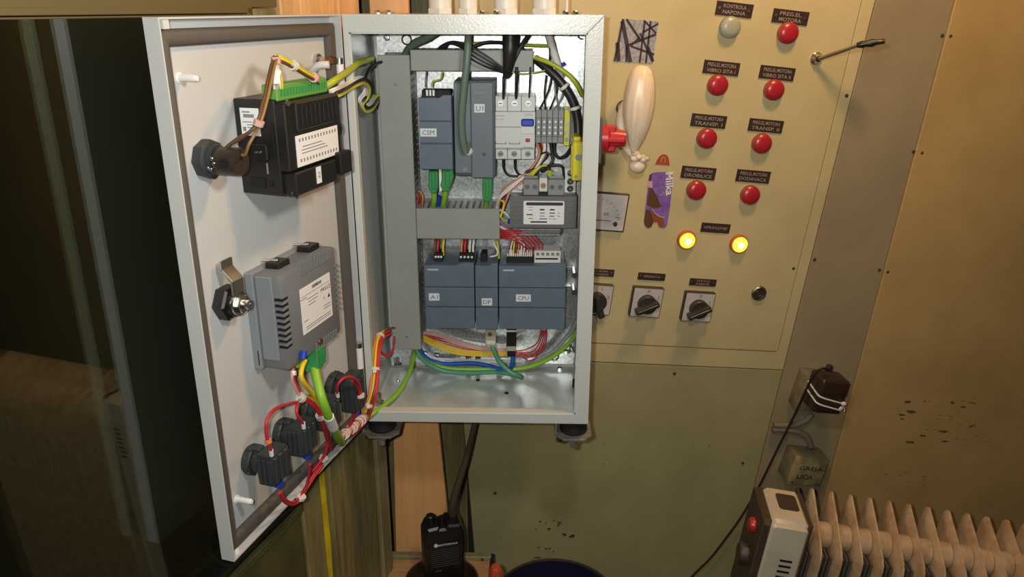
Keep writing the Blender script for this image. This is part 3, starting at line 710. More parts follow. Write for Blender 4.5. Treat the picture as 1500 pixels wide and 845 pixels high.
def pilot(label, c, m, lit=False, mb='bezel'):
    p = K(*c, 0.006); th = thing('pilot_lamp', label, 'lamp', (p.x, KF, p.z), CON, group='pilot lamps on the console')
    mk('bezel', G().lathe([(0.0150, 0), (0.0150, 0.003), (0.0142, 0.0055), (0.0125, 0.006)], (p.x, KF, p.z), (0, -1, 0), 28), mb, th, CON)
    if lit:
        mk('lens', G().lathe([(0.0122, 0.004), (0.0118, 0.008), (0.0095, 0.0105), (0.005, 0.0118), (0, 0.0122)], (p.x, KF, p.z), (0, -1, 0), 28), m, th, CON)
        mk('glowing_centre', G().lathe([(0.0060, 0.0112), (0.0035, 0.0126), (0, 0.0129)], (p.x, KF, p.z), (0, -1, 0), 20), 'filament_glow', th, CON)
    else:
        mk('lens', G().lathe([(0.0140, 0.0055), (0.0142, 0.0075), (0.0120, 0.0100), (0.007, 0.0116), (0, 0.0120)], (p.x, KF, p.z), (0, -1, 0), 28), m, th, CON)
PW, PH = 0.0535, 0.0185
A_ = 0.0
nameplate('dark engraved nameplate with two screws above the grey lamp, top left', (1075, 14), PW, PH, ('KONTROLA', 'NAPONA'))
nameplate('dark engraved nameplate with two screws above the top right red lamp', (1157, 25), PW, PH, ('PREG.EL.', 'MOTORA'))
second = (('VIBRO SITA I', 'VIBRO SITA II'), ('TRANSP. I', 'TRANSP. II'), ('DROBILICE', 'DODAVACA'))
rows = (((1056, 99.5), (1137.5, 107), (1052, 125), (1134.5, 132)), ((1037.5, 177), (1121, 184), (1036, 203), (1116.5, 210.5)), ((1022.5, 253), (1102.5, 258), (1020.5, 279), (1099.5, 286)))
names = ('second row from the top', 'third row from the top', 'lowest row of red lamps')
for (a, b, c, d), (l1, l2), nm in zip(rows, second, names):
    nameplate('dark engraved motor nameplate, left of the pair in the ' + nm, a, PW, PH, ('PREG.EL.MOTORA', l1), screws=False)
    nameplate('dark engraved motor nameplate, right of the pair in the ' + nm, b, PW, PH, ('PREG.EL.MOTORA', l2), screws=False)
    pilot('unlit red pilot lamp, left of the pair in the ' + nm, c, 'lens_red')
    pilot('unlit red pilot lamp, right of the pair in the ' + nm, d, 'lens_red')
pilot('pale grey pilot lamp at the top of the left column', (1070, 40), 'lens_grey', mb='duct')
pilot('unlit red pilot lamp at the top right beside the grey one', (1155, 48.5), 'lens_red')
nameplate('dark nameplate between and above the two glowing amber lamps', (1047.5, 333.5), 0.0465, 0.0150, ('UPRAVLJANJE',), screws=False)
pilot('glowing amber pilot lamp on the left', (1006.5, 352), 'lens_amber', True, 'bezel_amber')
pilot('glowing amber pilot lamp on the right', (1083.5, 358), 'lens_amber', True, 'bezel_amber')
nameplate('dark nameplate above the middle rotary switch', (954, 404.5), 0.0440, 0.0120, ('GREJALICA',))
nameplate('dark nameplate above the rightmost rotary switch', (1029, 413), 0.0440, 0.0120, ('SVETLO', 'KABINE'))
nameplate('dark nameplate above the rotary switch half hidden by the cabinet', (879, 398.5), 0.0440, 0.0120, ('GLAVNI', 'PREKIDAC'))

def rotary(label, tl, tr_, br, bl, num, knob_dir, big=False):
    ps = [K(*q, 0.010) for q in (tl, tr_, br, bl)]
    cx = sum(p.x for p in ps) / 4; cz = sum(p.z for p in ps) / 4; w = 0.0495; h = 0.0495
    th = thing('rotary_switch', label, 'switch', (cx, KF, cz - h / 2), CON, group='rotary switches on the console')
    mk('switch_frame', G().box(cx - w / 2, cx + w / 2, KF - 0.0095, KF, cz - h / 2, cz + h / 2, 0.0008), 'knob', th, CON)
    pl = mk('face_plate', G().box(cx - w / 2 + 0.0014, cx + w / 2 - 0.0014, KF - 0.0103, KF - 0.009, cz - h / 2 + 0.0014, cz + h / 2 - 0.0014), 'plate_face', th, CON, smooth=0)
    g = G()
    for s, x, z in num: g.text(s, (cx + x, KF - 0.0106, cz + z), X, Z, 0.0052)
    mk('numerals', g, 'ink', pl, CON, smooth=0)
    ko = V((cx - 0.0005, KF - 0.0103, cz - 0.001))
    kb = mk('knob', G().lathe([(0.0150, 0), (0.0150, 0.009), (0.0138, 0.0105), (0, 0.0105)], ko, (0, -1, 0), 24), 'knob', th, CON)
    d = V((knob_dir[0], 0, knob_dir[1])).normalized(); q = V((-d.z, 0, d.x))
    mk('knob_grip', G().obox(ko + d * 0.0035 + V((0, -0.0145, 0)), d, Y, q, 0.0385, 0.0125, 0.0098, 0.0022, 2), 'knob', kb, CON)
    mk('grip_ridge', G().obox(ko + d * 0.0035 + V((0, -0.0208, 0)), d, Y, q, 0.0330, 0.0010, 0.0022, 0.0004), 'dull_steel', kb, CON)
rotary('white-faced rotary switch in the middle, knob turned to the lower left', (925, 417.5), (976, 421.5), (968, 467.5), (920, 465), (('0', 0, 0.0195), ('1', 0.017, 0.0105)), (-0.9, -0.45))
rotary('white-faced rotary switch on the right, knob turned to the lower left', (1002.5, 425.5), (1051.5, 428), (1042, 474), (995, 471.5), (('0', 0, 0.0195), ('1', 0.017, 0.0105)), (-0.9, -0.48))
rotary('white-faced rotary switch half hidden behind the cabinet edge', (852, 413), (902, 416), (894.5, 464), (846, 462), (('1', 0.006, 0.019), ('2', 0.018, 0.006), ('0', -0.019, 0.006)), (0.35, -0.95))

# ammeter
a_, b_ = K(923.5, 284.5, 0.006), K(912.5, 340, 0.006)
mx1 = (a_.x + b_.x) / 2; mz1, mz0 = a_.z, b_.z; mx0 = mx1 - 0.0600
am = thing('panel_meter', 'square ammeter with a pale dial and dark frame beside the cabinet edge', 'ammeter', ((mx0 + mx1) / 2, KF, mz0), CON)
mk('meter_frame', G().box(mx0, mx1, KF - 0.006, KF, mz0, mz1, 0.0008), 'plate_dark', am, CON)
dl = mk('dial', G().box(mx0 + 0.0022, mx1 - 0.0022, KF - 0.0066, KF - 0.005, mz0 + 0.0022, mz1 - 0.0022), 'plate_face', am, CON, smooth=0)
g = G().text('kA', (mx1 - 0.031, KF - 0.0069, mz0 + 0.027), X, Z, 0.0048)
for k in range(9):
    an = math.radians(100 - k * 11); rr = 0.038
    g.obox((mx0 + 0.012 + rr * math.cos(an), KF - 0.0067, mz0 + 0.012 + rr * math.sin(an)), (math.cos(an), 0, math.sin(an)), Y, (-math.sin(an), 0, math.cos(an)), 0.003 if k % 2 else 0.005, 0.0003, 0.0005)
g.box(mx1 - 0.017, mx1 - 0.009, KF - 0.0069, KF - 0.0066, mz0 + 0.0222, mz0 + 0.0230)
mk('scale_print', g, 'ink', dl, CON, smooth=0)
mk('needle', G().obox((mx1 - 0.036, KF - 0.0072, mz0 + 0.0168), (1, 0, -0.03), Y, (0.03, 0, 1), 0.026, 0.0004, 0.0008), 'ink', am, CON)
mk('zero_screw', G().cyl((mx1 - 0.0155, KF - 0.0080, mz0 + 0.0122), (mx1 - 0.0155, KF - 0.0060, mz0 + 0.0122), 0.0034), 'ink', am, CON)

# quarter-turn lock of the panel
p = K(1111, 429); lk = thing('panel_lock', 'round steel quarter-turn lock at the lower right of the control panel', 'lock', (p.x, KF, p.z), CON)
mk('lock_ring', G().lathe([(0.0125, 0), (0.0125, 0.002), (0.0105, 0.004), (0.0092, 0.004), (0.0085, 0.002), (0, 0.002)], (p.x, KF, p.z), (0, -1, 0), 24), 'dull_steel', lk, CON)
mk('lock_core', G().lathe([(0.0062, 0.0015), (0.0058, 0.0035), (0.004, 0.0035), (0.0035, 0.0025), (0, 0.0025)], (p.x, KF, p.z), (0, -1, 0), 18), 'dull_steel', lk, CON)
mk('key_slot', G().box(p.x - 0.003, p.x + 0.003, KF - 0.0030, KF - 0.0024, p.z - 0.0008, p.z + 0.0008), 'ink', lk, CON)

# rod screwed to the panel
p = K(1195, 85.5); e1 = K(1256, 66, 0.045); e2 = K(1296, 60, 0.062)
rd = thing('lever_rod', 'bent steel rod with a black tip sticking out of the control panel', 'rod', (p.x, KF, p.z), CON)
mk('base_ring', G().lathe([(0.0092, 0), (0.0092, 0.002), (0.006, 0.005), (0.0045, 0.008), (0, 0.008)], (p.x, KF, p.z), (0, -1, 0), 18), 'steel', rd, CON)
p1 = V((p.x + 0.002, -0.010, p.z + 0.001))
mk('rod', G().tube([V((p.x, KF - 0.004, p.z)), p1, V((e1.x, e1.y, e1.z))], 0.0030, 10, smooth=False), 'steel', rd, CON)
d = (e2 - e1).normalized()
mk('tip', G().tube([e1 - d * 0.001, e1 + d * 0.006, e1 + d * 0.010, e1 + d * 0.018, e1 + d * 0.024, e2], 0.003, 10, smooth=False, radii=[0.0034, 0.0052, 0.0042, 0.0056, 0.0036, 0.0034]), 'black', rd, CON)

# stickers
def quadK(pts, dep): return [(K(*q, dep).x, K(*q, dep).z) for q in pts]
sq = quadK(((911, 27.5), (964.5, 31.5), (956, 93), (899, 89.5)), 0.0012)
st = mk('photo_print', G().prism([sq[3], sq[2], sq[1], sq[0]], KF - 0.0010, KF - 0.0002), 'photo_light', fr=CON, smooth=0, label='small black and white print of lattice girders stuck above the balloon', cat='picture')
def lerpq(q, s, t_):
    a = V(q[0]).lerp(V(q[1]), s); b = V(q[3]).lerp(V(q[2]), s); return a.lerp(b, t_)
bars = [((0.03, 0), (0.02, 1), 0.06), ((0.02, 0.05), (0.42, 1.0), 0.10), ((0.0, 0.55), (0.12, 1.0), 0.10), ((0.12, 0), (0.60, 0.48), 0.06), ((0.25, 0.62), (0.98, 0.30), 0.06), ((0.36, 0.62), (1.0, 0.78), 0.05), ((0.62, 0), (0.66, 1.0), 0.05), ((0.78, 0.0), (0.82, 1.0), 0.05), ((0.55, 0.30), (0.98, 0.95), 0.05), ((0.62, 0.28), (1.0, 0.05), 0.05), ((0.82, 0.62), (1.0, 0.95), 0.07), ((0.60, 0.0), (0.98, 0.28), 0.045), ((0.25, 0.62), (0.32, 1.0), 0.06), ((0.35, 0.62), (0.55, 0.4), 0.05)]
g = G()
for (a, b, w_) in bars:
    p0 = lerpq(sq, *a); p1 = lerpq(sq, *b); d = (p1 - p0); n_ = V((-d.y, d.x)).normalized() * w_ * 0.028
    g.prism([tuple(p0 + n_), tuple(p0 - n_), tuple(p1 - n_), tuple(p1 + n_)], KF - 0.0013, KF - 0.0009)
mk('girder_print', g, 'photo_dark', st, CON, kind='stuff', smooth=0)

c = K(971, 236.5, 0.001)
pts = [(c.x - 0.0112, c.z - 0.0050), (c.x + 0.0112, c.z - 0.0050), (c.x + 0.0092, c.z + 0.0015), (c.x + 0.0070, c.z + 0.0068), (c.x + 0.0038, c.z + 0.0100), (c.x, c.z + 0.0110), (c.x - 0.0038, c.z + 0.0100), (c.x - 0.0070, c.z + 0.0068), (c.x - 0.0092, c.z + 0.0015)]
ms_ = mk('arch_sticker', G().prism(pts, KF - 0.0008, KF - 0.0001), 'mc_red', fr=CON, smooth=0, label='small red half-round sticker with a pale arch', cat='sticker')
mk('arch', G().tube([(c.x - 0.0030 + 0.0, KF - 0.0008, c.z - 0.0018), (c.x - 0.0026, KF - 0.0008, c.z + 0.0040), (c.x, KF - 0.0008, c.z + 0.0066), (c.x + 0.0026, KF - 0.0008, c.z + 0.0040), (c.x + 0.0030, KF - 0.0008, c.z - 0.0018)], 0.0009, 6), 'engraving', ms_, CON)

def polyK(pts): return [(K(x, y, 0.001).x, K(x, y, 0.001).z) for x, y in pts]
out = [(952, 256), (956, 253), (962, 252), (975, 251.5), (984, 253), (985, 262), (983, 285), (981, 305), (979, 318), (977, 330), (973, 334), (967, 333), (964, 328), (963, 325), (957, 325), (955, 331), (950, 334), (945, 331), (943, 325), (945, 305), (948, 282), (950, 262)]
mi = mk('wrapper_sticker', G().prism(polyK(out), KF - 0.0008, KF - 0.0001), 'lilac', fr=CON, smooth=0, label='lilac chocolate wrapper cut-out stuck beside the ammeter', cat='sticker')
g = G().prism(polyK([(951, 276), (956, 276), (969, 302), (958, 305), (947, 300)]), KF - 0.0011, KF - 0.0007).prism(polyK([(946, 306), (953, 309), (957, 325), (954, 332), (949, 334), (945, 331), (943, 324)]), KF - 0.0011, KF - 0.0007).prism(polyK([(951, 256), (956, 253), (953, 265), (950, 266)]), KF - 0.0011, KF - 0.0007)
mk('chocolate_print', g, 'choc', mi, CON, kind='stuff', smooth=0)
mk('chocolate_print', G().prism(polyK([(955, 307), (961, 314), (971, 321), (973, 329), (970, 333), (965, 332), (963, 325), (957, 325), (954, 315)]), KF - 0.0011, KF - 0.0007), 'choc_red', mi, CON, smooth=0)
g = G().tube([K(x, y, 0.0021) for x, y in ((955, 305), (959, 312), (966, 317), (974, 319))], 0.0007, 6)
g.prism(polyK([(949, 265), (955, 265), (955.5, 275), (949, 274)]), KF - 0.0012, KF - 0.0007)
mk('wrapper_print', g, 'pink_wire', mi, CON, kind='stuff', smooth=0)
q0, q1 = K(980.5, 253, 0.0022), K(981, 285, 0.0022); dn = (q1 - q0)
mk('lettering', G().text('Milka', (q0 + q1) / 2, dn, V((-dn.z, 0, dn.x)), 0.0115, width=dn.length * 1.05, bold=0.02), 'white', mi, CON, smooth=0)
q0, q1 = K(967, 263, 0.0022), K(968, 286, 0.0022); dn = (q1 - q0)
mk('lettering', G().tube([K(x, y, 0.0018) for x, y in ((962, 281), (966, 286), (971, 284), (973, 278), (970, 274), (969, 279), (973, 284), (976, 279))], 0.0005, 6), 'engraving', mi, CON, smooth=0)

# long pale balloon hanging in front of the panel
o = K(941, 95, 0.045); e = K(928, 222, 0.045); d = (e - o); L = d.length
bl = thing('balloon', 'long pale milky balloon, knotted below, hanging on the control panel', 'balloon', tuple(e), CON)
prof = [(0.0, 0.0), (0.009, 0.002), (0.0150, 0.009), (0.0195, 0.024), (0.0222, 0.046), (0.0226, 0.062), (0.0215, 0.080), (0.0180, 0.100), (0.0128, 0.118), (0.0075, 0.131), (0.0045, 0.141)]
k = L / 0.141
g = G().lathe([(r * 0.94, h * k) for r, h in prof], o, d, 56); dn_ = d.normalized()
for i_, p_ in enumerate(g.v):
    h_ = (p_ - o).dot(dn_); q_ = (p_ - o) - dn_ * h_
    a_ = math.atan2(q_.y, q_.x)
    g.v[i_] = o + dn_ * h_ + q_ * (1 + (0.012 + 0.06 * (h_ / L) ** 2) * math.cos(9 * a_ + 2 * math.sin(3 * a_)))
mk('body', g, 'balloon', bl, CON, smooth=60)
kn = K(934, 238, 0.042)
g = G(); rnd = random.Random(4)
g.ball(kn + V((0, 0, -0.005)), 0.0115, (1.05, 0.9, 0.9), 14)
for i in range(7):
    a = 2 * math.pi * i / 7; g.ball(kn + V((0.009 * math.cos(a), -0.004 + 0.004 * math.sin(3 * a), 0.007 + 0.002 * math.sin(a))), 0.0048, (1.2, 0.8, 0.8), 8)
g.tube([e, kn + V((0, 0, 0.008)), kn], 0.0050, 8)
mk('knot', g, 'balloon', bl, CON, smooth=60)
rg = K(912, 158, 0.004)
mk('neck', G().tube([K(914, 150, 0.010), K(911, 165, 0.020), K(909, 185, 0.030), K(915, 210, 0.036), K(924, 226, 0.040), kn], 0.006, 10, radii=[0.0035, 0.0062, 0.0068, 0.0060, 0.0045, 0.0035]), 'balloon', bl, CON, smooth=60)
mk('hook', G().tube([(rg.x + 0.0085 * math.cos(a), KF - 0.004, rg.z + 0.0095 * math.sin(a)) for a in [math.radians(50 + k * 24) for k in range(12)]], 0.0014, 8), 'knob', fr=CON, label='small dark wire hook on the control panel holding the balloon', cat='hook')
# ------------------------------------------------------------------ what is fitted to the door
ND = V((-1, 0, 0))                                                          # to the right as one faces the inner side of the door
# --- black instrument
u0, u1, q0, q1, v1 = 0.0890, 0.1895, 0.3455, 0.4330, 0.0395
bd = thing('panel_instrument', 'black plastic instrument on the door with white labels and a green plug on top', 'instrument', ((u0 + u1) / 2, V0, q0), DOOR)
g = G().box(u0, u1, V0, v1 - 0.010, q0, q1, 0.001).box(u0 + 0.001, u1 - 0.0008, V0 + 0.02, v1, q0 + 0.022, q1 - 0.003, 0.0012)
mk('housing', g, 'black', bd, DOOR)
mk('vent_block', G().box(u0 + 0.004, u1 - 0.016, v1 - 0.004, v1 + 0.0025, q1 - 0.030, q1 - 0.004, 0.0012), 'black', bd, DOOR)
for i in range(9):
    uu = u0 + 0.010 + i * 0.008
    mk('vent_rib', G().box(uu, uu + 0.003, v1 + 0.002, v1 + 0.0036, q1 - 0.026, q1 - 0.008, 0.0004), 'black', bd, DOOR)
mk('lower_cover', G().box(u0 + 0.020, u1 - 0.004, v1 - 0.012, v1 + 0.0035, q0 - 0.001, q0 + 0.021, 0.0015), 'black', bd, DOOR)
mk('lower_cover', G().box(u0 - 0.006, u0 + 0.017, v1 - 0.008, v1 + 0.007, q0 + 0.004, q0 + 0.027, 0.0015), 'black', bd, DOOR)
lb = mk('type_label', G().box(u0 + 0.008, u1 - 0.014, v1 - 0.0002, v1 + 0.0006, q0 + 0.0245, q0 + 0.0535), 'label', bd, DOOR, smooth=0, label='long white connection label')
g = G(); rnd = random.Random(2)
for r_ in range(2):
    for i in range(13): g.box(u0 + 0.012 + i * 0.0056, u0 + 0.0142 + i * 0.0056, v1 + 0.0006, v1 + 0.0009, q0 + (0.0285 if r_ == 0 else 0.0475), q0 + (0.0315 if r_ == 0 else 0.0505))
for i, (a, b) in enumerate(((0.03, 0.078), (0.035, 0.078), (0.04, 0.076))): g.box(u0 + a, u0 + b, v1 + 0.0006, v1 + 0.0009, q0 + 0.036 + i * 0.003, q0 + 0.0368 + i * 0.003)
mk('label_print', g, 'ink_grey', lb, DOOR, kind='stuff', smooth=0)
lb = mk('marker_label', G().box(u0 + 0.052, u0 + 0.0605, v1 + 0.0034, v1 + 0.0042, q0 + 0.004, q0 + 0.0200), 'label', bd, DOOR, smooth=0)
mk('lettering', G().text('A2', (u0 + 0.0563, v1 + 0.0044, q0 + 0.012), (0, 0, 1), (1, 0, 0), 0.0040), 'ink', lb, DOOR, smooth=0)
# the side that faces us: label, vents, socket
lb = mk('type_label', G().box(u1, u1 + 0.0006, V0 + 0.0065, V0 + 0.0260, q1 - 0.033, q1 - 0.008), 'label', bd, DOOR, smooth=0, label='small white type label')
g = G()
for zz, a, b, h in ((0.0115, 0.009, 0.017, 0.0012), (0.0150, 0.010, 0.021, 0.0030), (0.0205, 0.0085, 0.018, 0.0008), (0.0230, 0.013, 0.023, 0.0008), (0.0255, 0.013, 0.023, 0.0008), (0.0270, 0.0085, 0.0115, 0.0040), (0.0285, 0.014, 0.022, 0.0008)):
    g.box(u1 + 0.0006, u1 + 0.0009, V0 + a, V0 + b, q1 - zz - h / 2, q1 - zz + h / 2)
mk('label_print', g, 'ink_grey', lb, DOOR, kind='stuff', smooth=0)
mk('side_slot', G().box(u1, u1 + 0.0012, V0 + 0.038, V0 + 0.0395, q1 - 0.045, q1 - 0.022), 'slot', bd, DOOR)
mk('side_slot', G().box(u1, u1 + 0.0012, V0 + 0.0290, V0 + 0.0302, q0 + 0.020, q0 + 0.030), 'duct_in', bd, DOOR)
mk('side_slot', G().box(u1, u1 + 0.0012, V0 + 0.030, V0 + 0.0335, q0 + 0.008, q0 + 0.013), 'slot', bd, DOOR)
mk('side_recess', G().box(u1, u1 + 0.0010, V0 + 0.010, V0 + 0.026, q0 + 0.006, q0 + 0.016), 'slot', bd, DOOR)
sk = mk('side_socket', G().box(u1 - 0.002, u1 + 0.0035, V0 + 0.016, V0 + 0.0325, q0 + 0.0325, q0 + 0.0475, 0.001), 'black', bd, DOOR)
for k in (0, 1): mk('socket_pin', G().cyl((u1 + 0.003, V0 + 0.0215 + k * 0.0035, q0 + 0.040), (u1 + 0.0046, V0 + 0.0215 + k * 0.0035, q0 + 0.040), 0.0013, n=8), 'steel', sk, DOOR)
for z_, v_ in ((q1 - 0.003, v1 + 0.0005), (q0 + 0.0015, v1 - 0.002)):
    mk('housing_screw', G().lathe([(0.0034, 0), (0.003, 0.0016), (0, 0.002)], (u1 - 0.005, v_, z_), Y, 10), 'steel', bd, DOOR)
cn = mk('green_connector', G().box(u0 + 0.006, u0 + 0.096, V0 + 0.028, V0 + 0.044, q1 - 0.002, q1 + 0.0125, 0.001), 'green_conn', bd, DOOR)
for i in range(16):
    mk('connector_slot', G().box(u0 + 0.010 + i * 0.0052, u0 + 0.0126 + i * 0.0052, V0 + 0.0435, V0 + 0.0446, q1 + 0.002, q1 + 0.0085), 'green_plug', cn, DOOR)
mk('round_knob', G().lathe([(0.0125, 0), (0.0125, 0.003), (0.0105, 0.004), (0.0105, 0.007), (0.0125, 0.008), (0.0125, 0.013), (0.011, 0.014), (0, 0.014)], (u0 + 0.0005, 0.022, q0 + 0.047), (-1, -0.0, 0), 20), 'black', bd, DOOR)
mk('red_edge', G().box(u0 - 0.004, u0 + 0.0002, 0.0245, 0.0265, q1 - 0.027, q1 - 0.002).box(u0 - 0.0045, u0 + 0.0002, 0.0225, 0.0245, q1 - 0.022, q1 - 0.008), 'red', bd, DOOR)

# --- buzzer
bu, bz = 0.2395, 0.3865
bz_ = thing('buzzer', 'black round signal buzzer on the door left of the black instrument', 'buzzer', (bu, V0, bz - 0.017), DOOR)
mk('collar', G().lathe([(0.0170, 0), (0.0175, 0.003), (0.0175, 0.009), (0.0150, 0.0105)], (bu, V0, bz), Y, 8).lathe([(0.0135, 0.0105), (0.0130, 0.015)], (bu, V0, bz), Y, 18), 'black_block', bz_, DOOR)
mk('housing', G().lathe([(0.0115, 0.012), (0.0125, 0.016), (0.0125, 0.034), (0.0118, 0.037), (0.004, 0.037), (0.0035, 0.034), (0, 0.034)], (bu - 0.001, V0, bz - 0.001), Y, 20), 'buzzer_body', bz_, DOOR)
mk('sound_hole', G().cyl((bu + 0.0110, V0 + 0.029, bz), (bu + 0.0124, V0 + 0.029, bz), 0.0042, n=14), 'slot', bz_, DOOR)
for dv_, dz_ in ((0.017, 0.003), (0.0185, -0.001), (0.0120, -0.005), (0.0148, -0.0062)):
    mk('terminal_pin', G().ball((bu + 0.0115, V0 + dv_, bz + dz_), 0.0018, (1, 1, 1), 8), 'steel', bz_, DOOR)

# --- operator panel seen from behind
u0, u1, q0, q1, v1 = 0.0935, 0.2010, 0.1690, 0.2690, 0.0255
hp = thing('operator_panel', 'grey back of an operator panel on the door with black clamps and white label', 'operator panel', ((u0 + u1) / 2, V0, q0), DOOR)
mk('front_flange', G().box(u0 - 0.002, u1 + 0.003, V0, V0 + 0.009, q0 - 0.001, q1 + 0.001, 0.0008), 'hmi_side', hp, DOOR)
mk('housing', G().box(u0, u1, V0 + 0.008, v1, q0, q1, 0.0035, 2), 'hmi', hp, DOOR)
mk('side_cover', G().box(u1 - 0.002, u1 + 0.0008, V0 + 0.010, v1 - 0.010, q0 + 0.010, q1 - 0.002, 0.0008), 'hmi_side', hp, DOOR)
for i in range(9):
    zz = q1 - 0.024 - i * 0.0062
    mk('vent_slot', G().box(u1 - 0.009, u1 + 0.0010, v1 - 0.0080, v1 + 0.0004, zz - 0.0013, zz + 0.0013), 'slot', hp, DOOR)
    mk('vent_rib', G().box(u1 - 0.008, u1 + 0.0014, v1 - 0.003, v1 + 0.0012, zz + 0.0013, zz + 0.0034, 0.0004), 'hmi', hp, DOOR)
    mk('vent_rib', G().box(u0 - 0.0006, u0 + 0.006, v1 - 0.003, v1 + 0.0012, zz + 0.0008, zz + 0.0038, 0.0004), 'hmi', hp, DOOR)
for i in range(12):
    uu = u0 + 0.012 + i * 0.0052
    mk('vent_rib', G().box(uu, uu + 0.0026, v1 - 0.012, v1 + 0.0012, q1 - 0.011, q1 + 0.0008, 0.0005), 'hmi', hp, DOOR)
    if i < 9: mk('vent_rib', G().box(uu, uu + 0.0026, v1 - 0.006, v1 + 0.0012, q0 - 0.0006, q0 + 0.009, 0.0005), 'hmi', hp, DOOR)
for uu in (0.1140, 0.1720):
    c = mk('clamp', G().box(uu - 0.0105, uu + 0.0105, V0 + 0.010, V0 + 0.0255, q1 - 0.002, q1 + 0.0058, 0.001), 'black', hp, DOOR)
    mk('clamp_screw', G().cyl((uu + 0.001, V0 + 0.002, q1 + 0.0045), (uu + 0.001, V0 + 0.020, q1 + 0.0062), 0.0016, n=8), 'steel', c, DOOR)
    mk('clamp', G().box(uu - 0.0105, uu + 0.0105, V0 + 0.010, V0 + 0.024, q0 - 0.0055, q0 + 0.001, 0.001), 'black', hp, DOOR)
lb = mk('type_label', G().box(0.1110, 0.1705, v1, v1 + 0.0007, q0 + 0.027, q0 + 0.076), 'label', hp, DOOR, smooth=0, label='white type label with the maker\'s name')
lv = v1 + 0.0009
mk('maker_lettering', G().text('SIEMENS', (0.1385, lv, q0 + 0.0720), ND, Z, 0.0036, width=0.0190, bold=0.03), 'ink', lb, DOOR, smooth=0)
g = G().box(0.113, 0.1690, lv - 0.0002, lv, q0 + 0.0668, q0 + 0.0673)
for uu, zz, w_ in ((0.1650, 0.0640, 0.012), (0.1480, 0.0615, 0.022), (0.1480, 0.0580, 0.018), (0.1500, 0.0545, 0.014), (0.1640, 0.0400, 0.008), (0.1400, 0.0330, 0.05), (0.1400, 0.0305, 0.05), (0.1210, 0.0400, 0.014), (0.1210, 0.0430, 0.014)):
    g.box(uu - w_ / 2, uu + w_ / 2, lv - 0.0002, lv, q0 + zz, q0 + zz + 0.0008)
mk('label_print', g, 'ink_grey', lb, DOOR, kind='stuff', smooth=0)
mk('approval_marks', G().text('CE', (0.1155, lv, q0 + 0.062), ND, Z, 0.0042).text('UL', (0.1225, lv, q0 + 0.062), ND, Z, 0.0042).text('FM', (0.1290, lv, q0 + 0.062), ND, Z, 0.0036).prism([(0.1135, q0 + 0.0500), (0.1185, q0 + 0.0500), (0.1160, q0 + 0.0545)], lv - 0.0002, lv).text('c', (0.1260, lv, q0 + 0.052), ND, Z, 0.003), 'ink', lb, DOOR, kind='stuff', smooth=0)
mk('side_lettering', G().box(u1 + 0.003, u1 + 0.0033, V0 + 0.006, V0 + 0.007, q0 + 0.004, q0 + 0.020), 'slot', hp, DOOR)
p = V((0.1420, v1 + 0.001, q0 + 0.0085))
mk('earth_screw', G().lathe([(0.0038, 0), (0.0034, 0.002), (0, 0.0026)], p, Y, 12), 'brass', hp, DOOR)

# --- black contact blocks of the push buttons
def contact(label, uu, zz, blue=True, k_=1.0):
    th = thing('contact_block', label, 'contact block', (uu, V0, zz - 0.02), DOOR, group='black push-button contact blocks on the door')
    g = G().lathe([(0.0148 * k_, 0), (0.0150 * k_, 0.003), (0.0150 * k_, 0.007), (0.0138 * k_, 0.0085)], (uu, V0, zz), Y, 24)
    mk('collar', g, 'black_block', th, DOOR)
    for k in range(10):
        a = k * math.pi / 5; mk('collar_notch', G().obox((uu + 0.0152 * k_ * math.cos(a), V0 + 0.005, zz + 0.0152 * k_ * math.sin(a)), (math.cos(a), 0, math.sin(a)), Y, (-math.sin(a), 0, math.cos(a)), 0.002, 0.006, 0.004, 0.0004), 'black_block', th, DOOR)
    mk('lock_ring', G().lathe([(0.0120, 0.0085), (0.0128, 0.010), (0.0128, 0.016), (0.0115, 0.017)], (uu, V0, zz), Y, 12).box(uu - 0.004, uu + 0.006, V0 + 0.009, V0 + 0.017, zz + 0.010, zz + 0.017, 0.001).box(uu - 0.006, uu + 0.004, V0 + 0.010, V0 + 0.022, zz - 0.018, zz - 0.010, 0.001), 'black_block', th, DOOR)
    bk = mk('contact_housing', G().box(uu - 0.0145, uu + 0.0145, V0 + 0.018, V0 + 0.0365, zz - 0.0185 * k_, zz + 0.0165 * k_, 0.0022, 2), 'black_block', th, DOOR)
    for k in range(3):
        mk('housing_rib', G().box(uu - 0.0120 + k * 0.009, uu - 0.0060 + k * 0.009, V0 + 0.034, V0 + 0.0385, zz - 0.0165 * k_, zz + 0.0135 * k_, 0.0012), 'black_block', bk, DOOR)
        mk('housing_rib', G().box(uu + 0.0135, uu + 0.0160, V0 + 0.020 + k * 0.0055, V0 + 0.0235 + k * 0.0055, zz - 0.0150 * k_, zz + 0.0120 * k_, 0.0006), 'black_block', bk, DOOR)
    if blue:
        mk('terminal_sleeve', G().box(uu - 0.009, uu - 0.0015, V0 + 0.024, V0 + 0.031, zz - 0.0185 * k_ - 0.013, zz - 0.0185 * k_ + 0.001, 0.001), 'blue', bk, DOOR, label='blue wire terminal')
contact('black contact block nearest the free edge of the door, lowest of the row', 0.2290, 0.0790)
contact('black contact block second from the free edge of the door', 0.1735, 0.0795)
contact('black contact block third along the door, mostly hidden by cables', 0.1200, 0.0800, False)
contact('black contact block nearest the hinge under a red wire loop', 0.0600, 0.0780, True, 1.3)
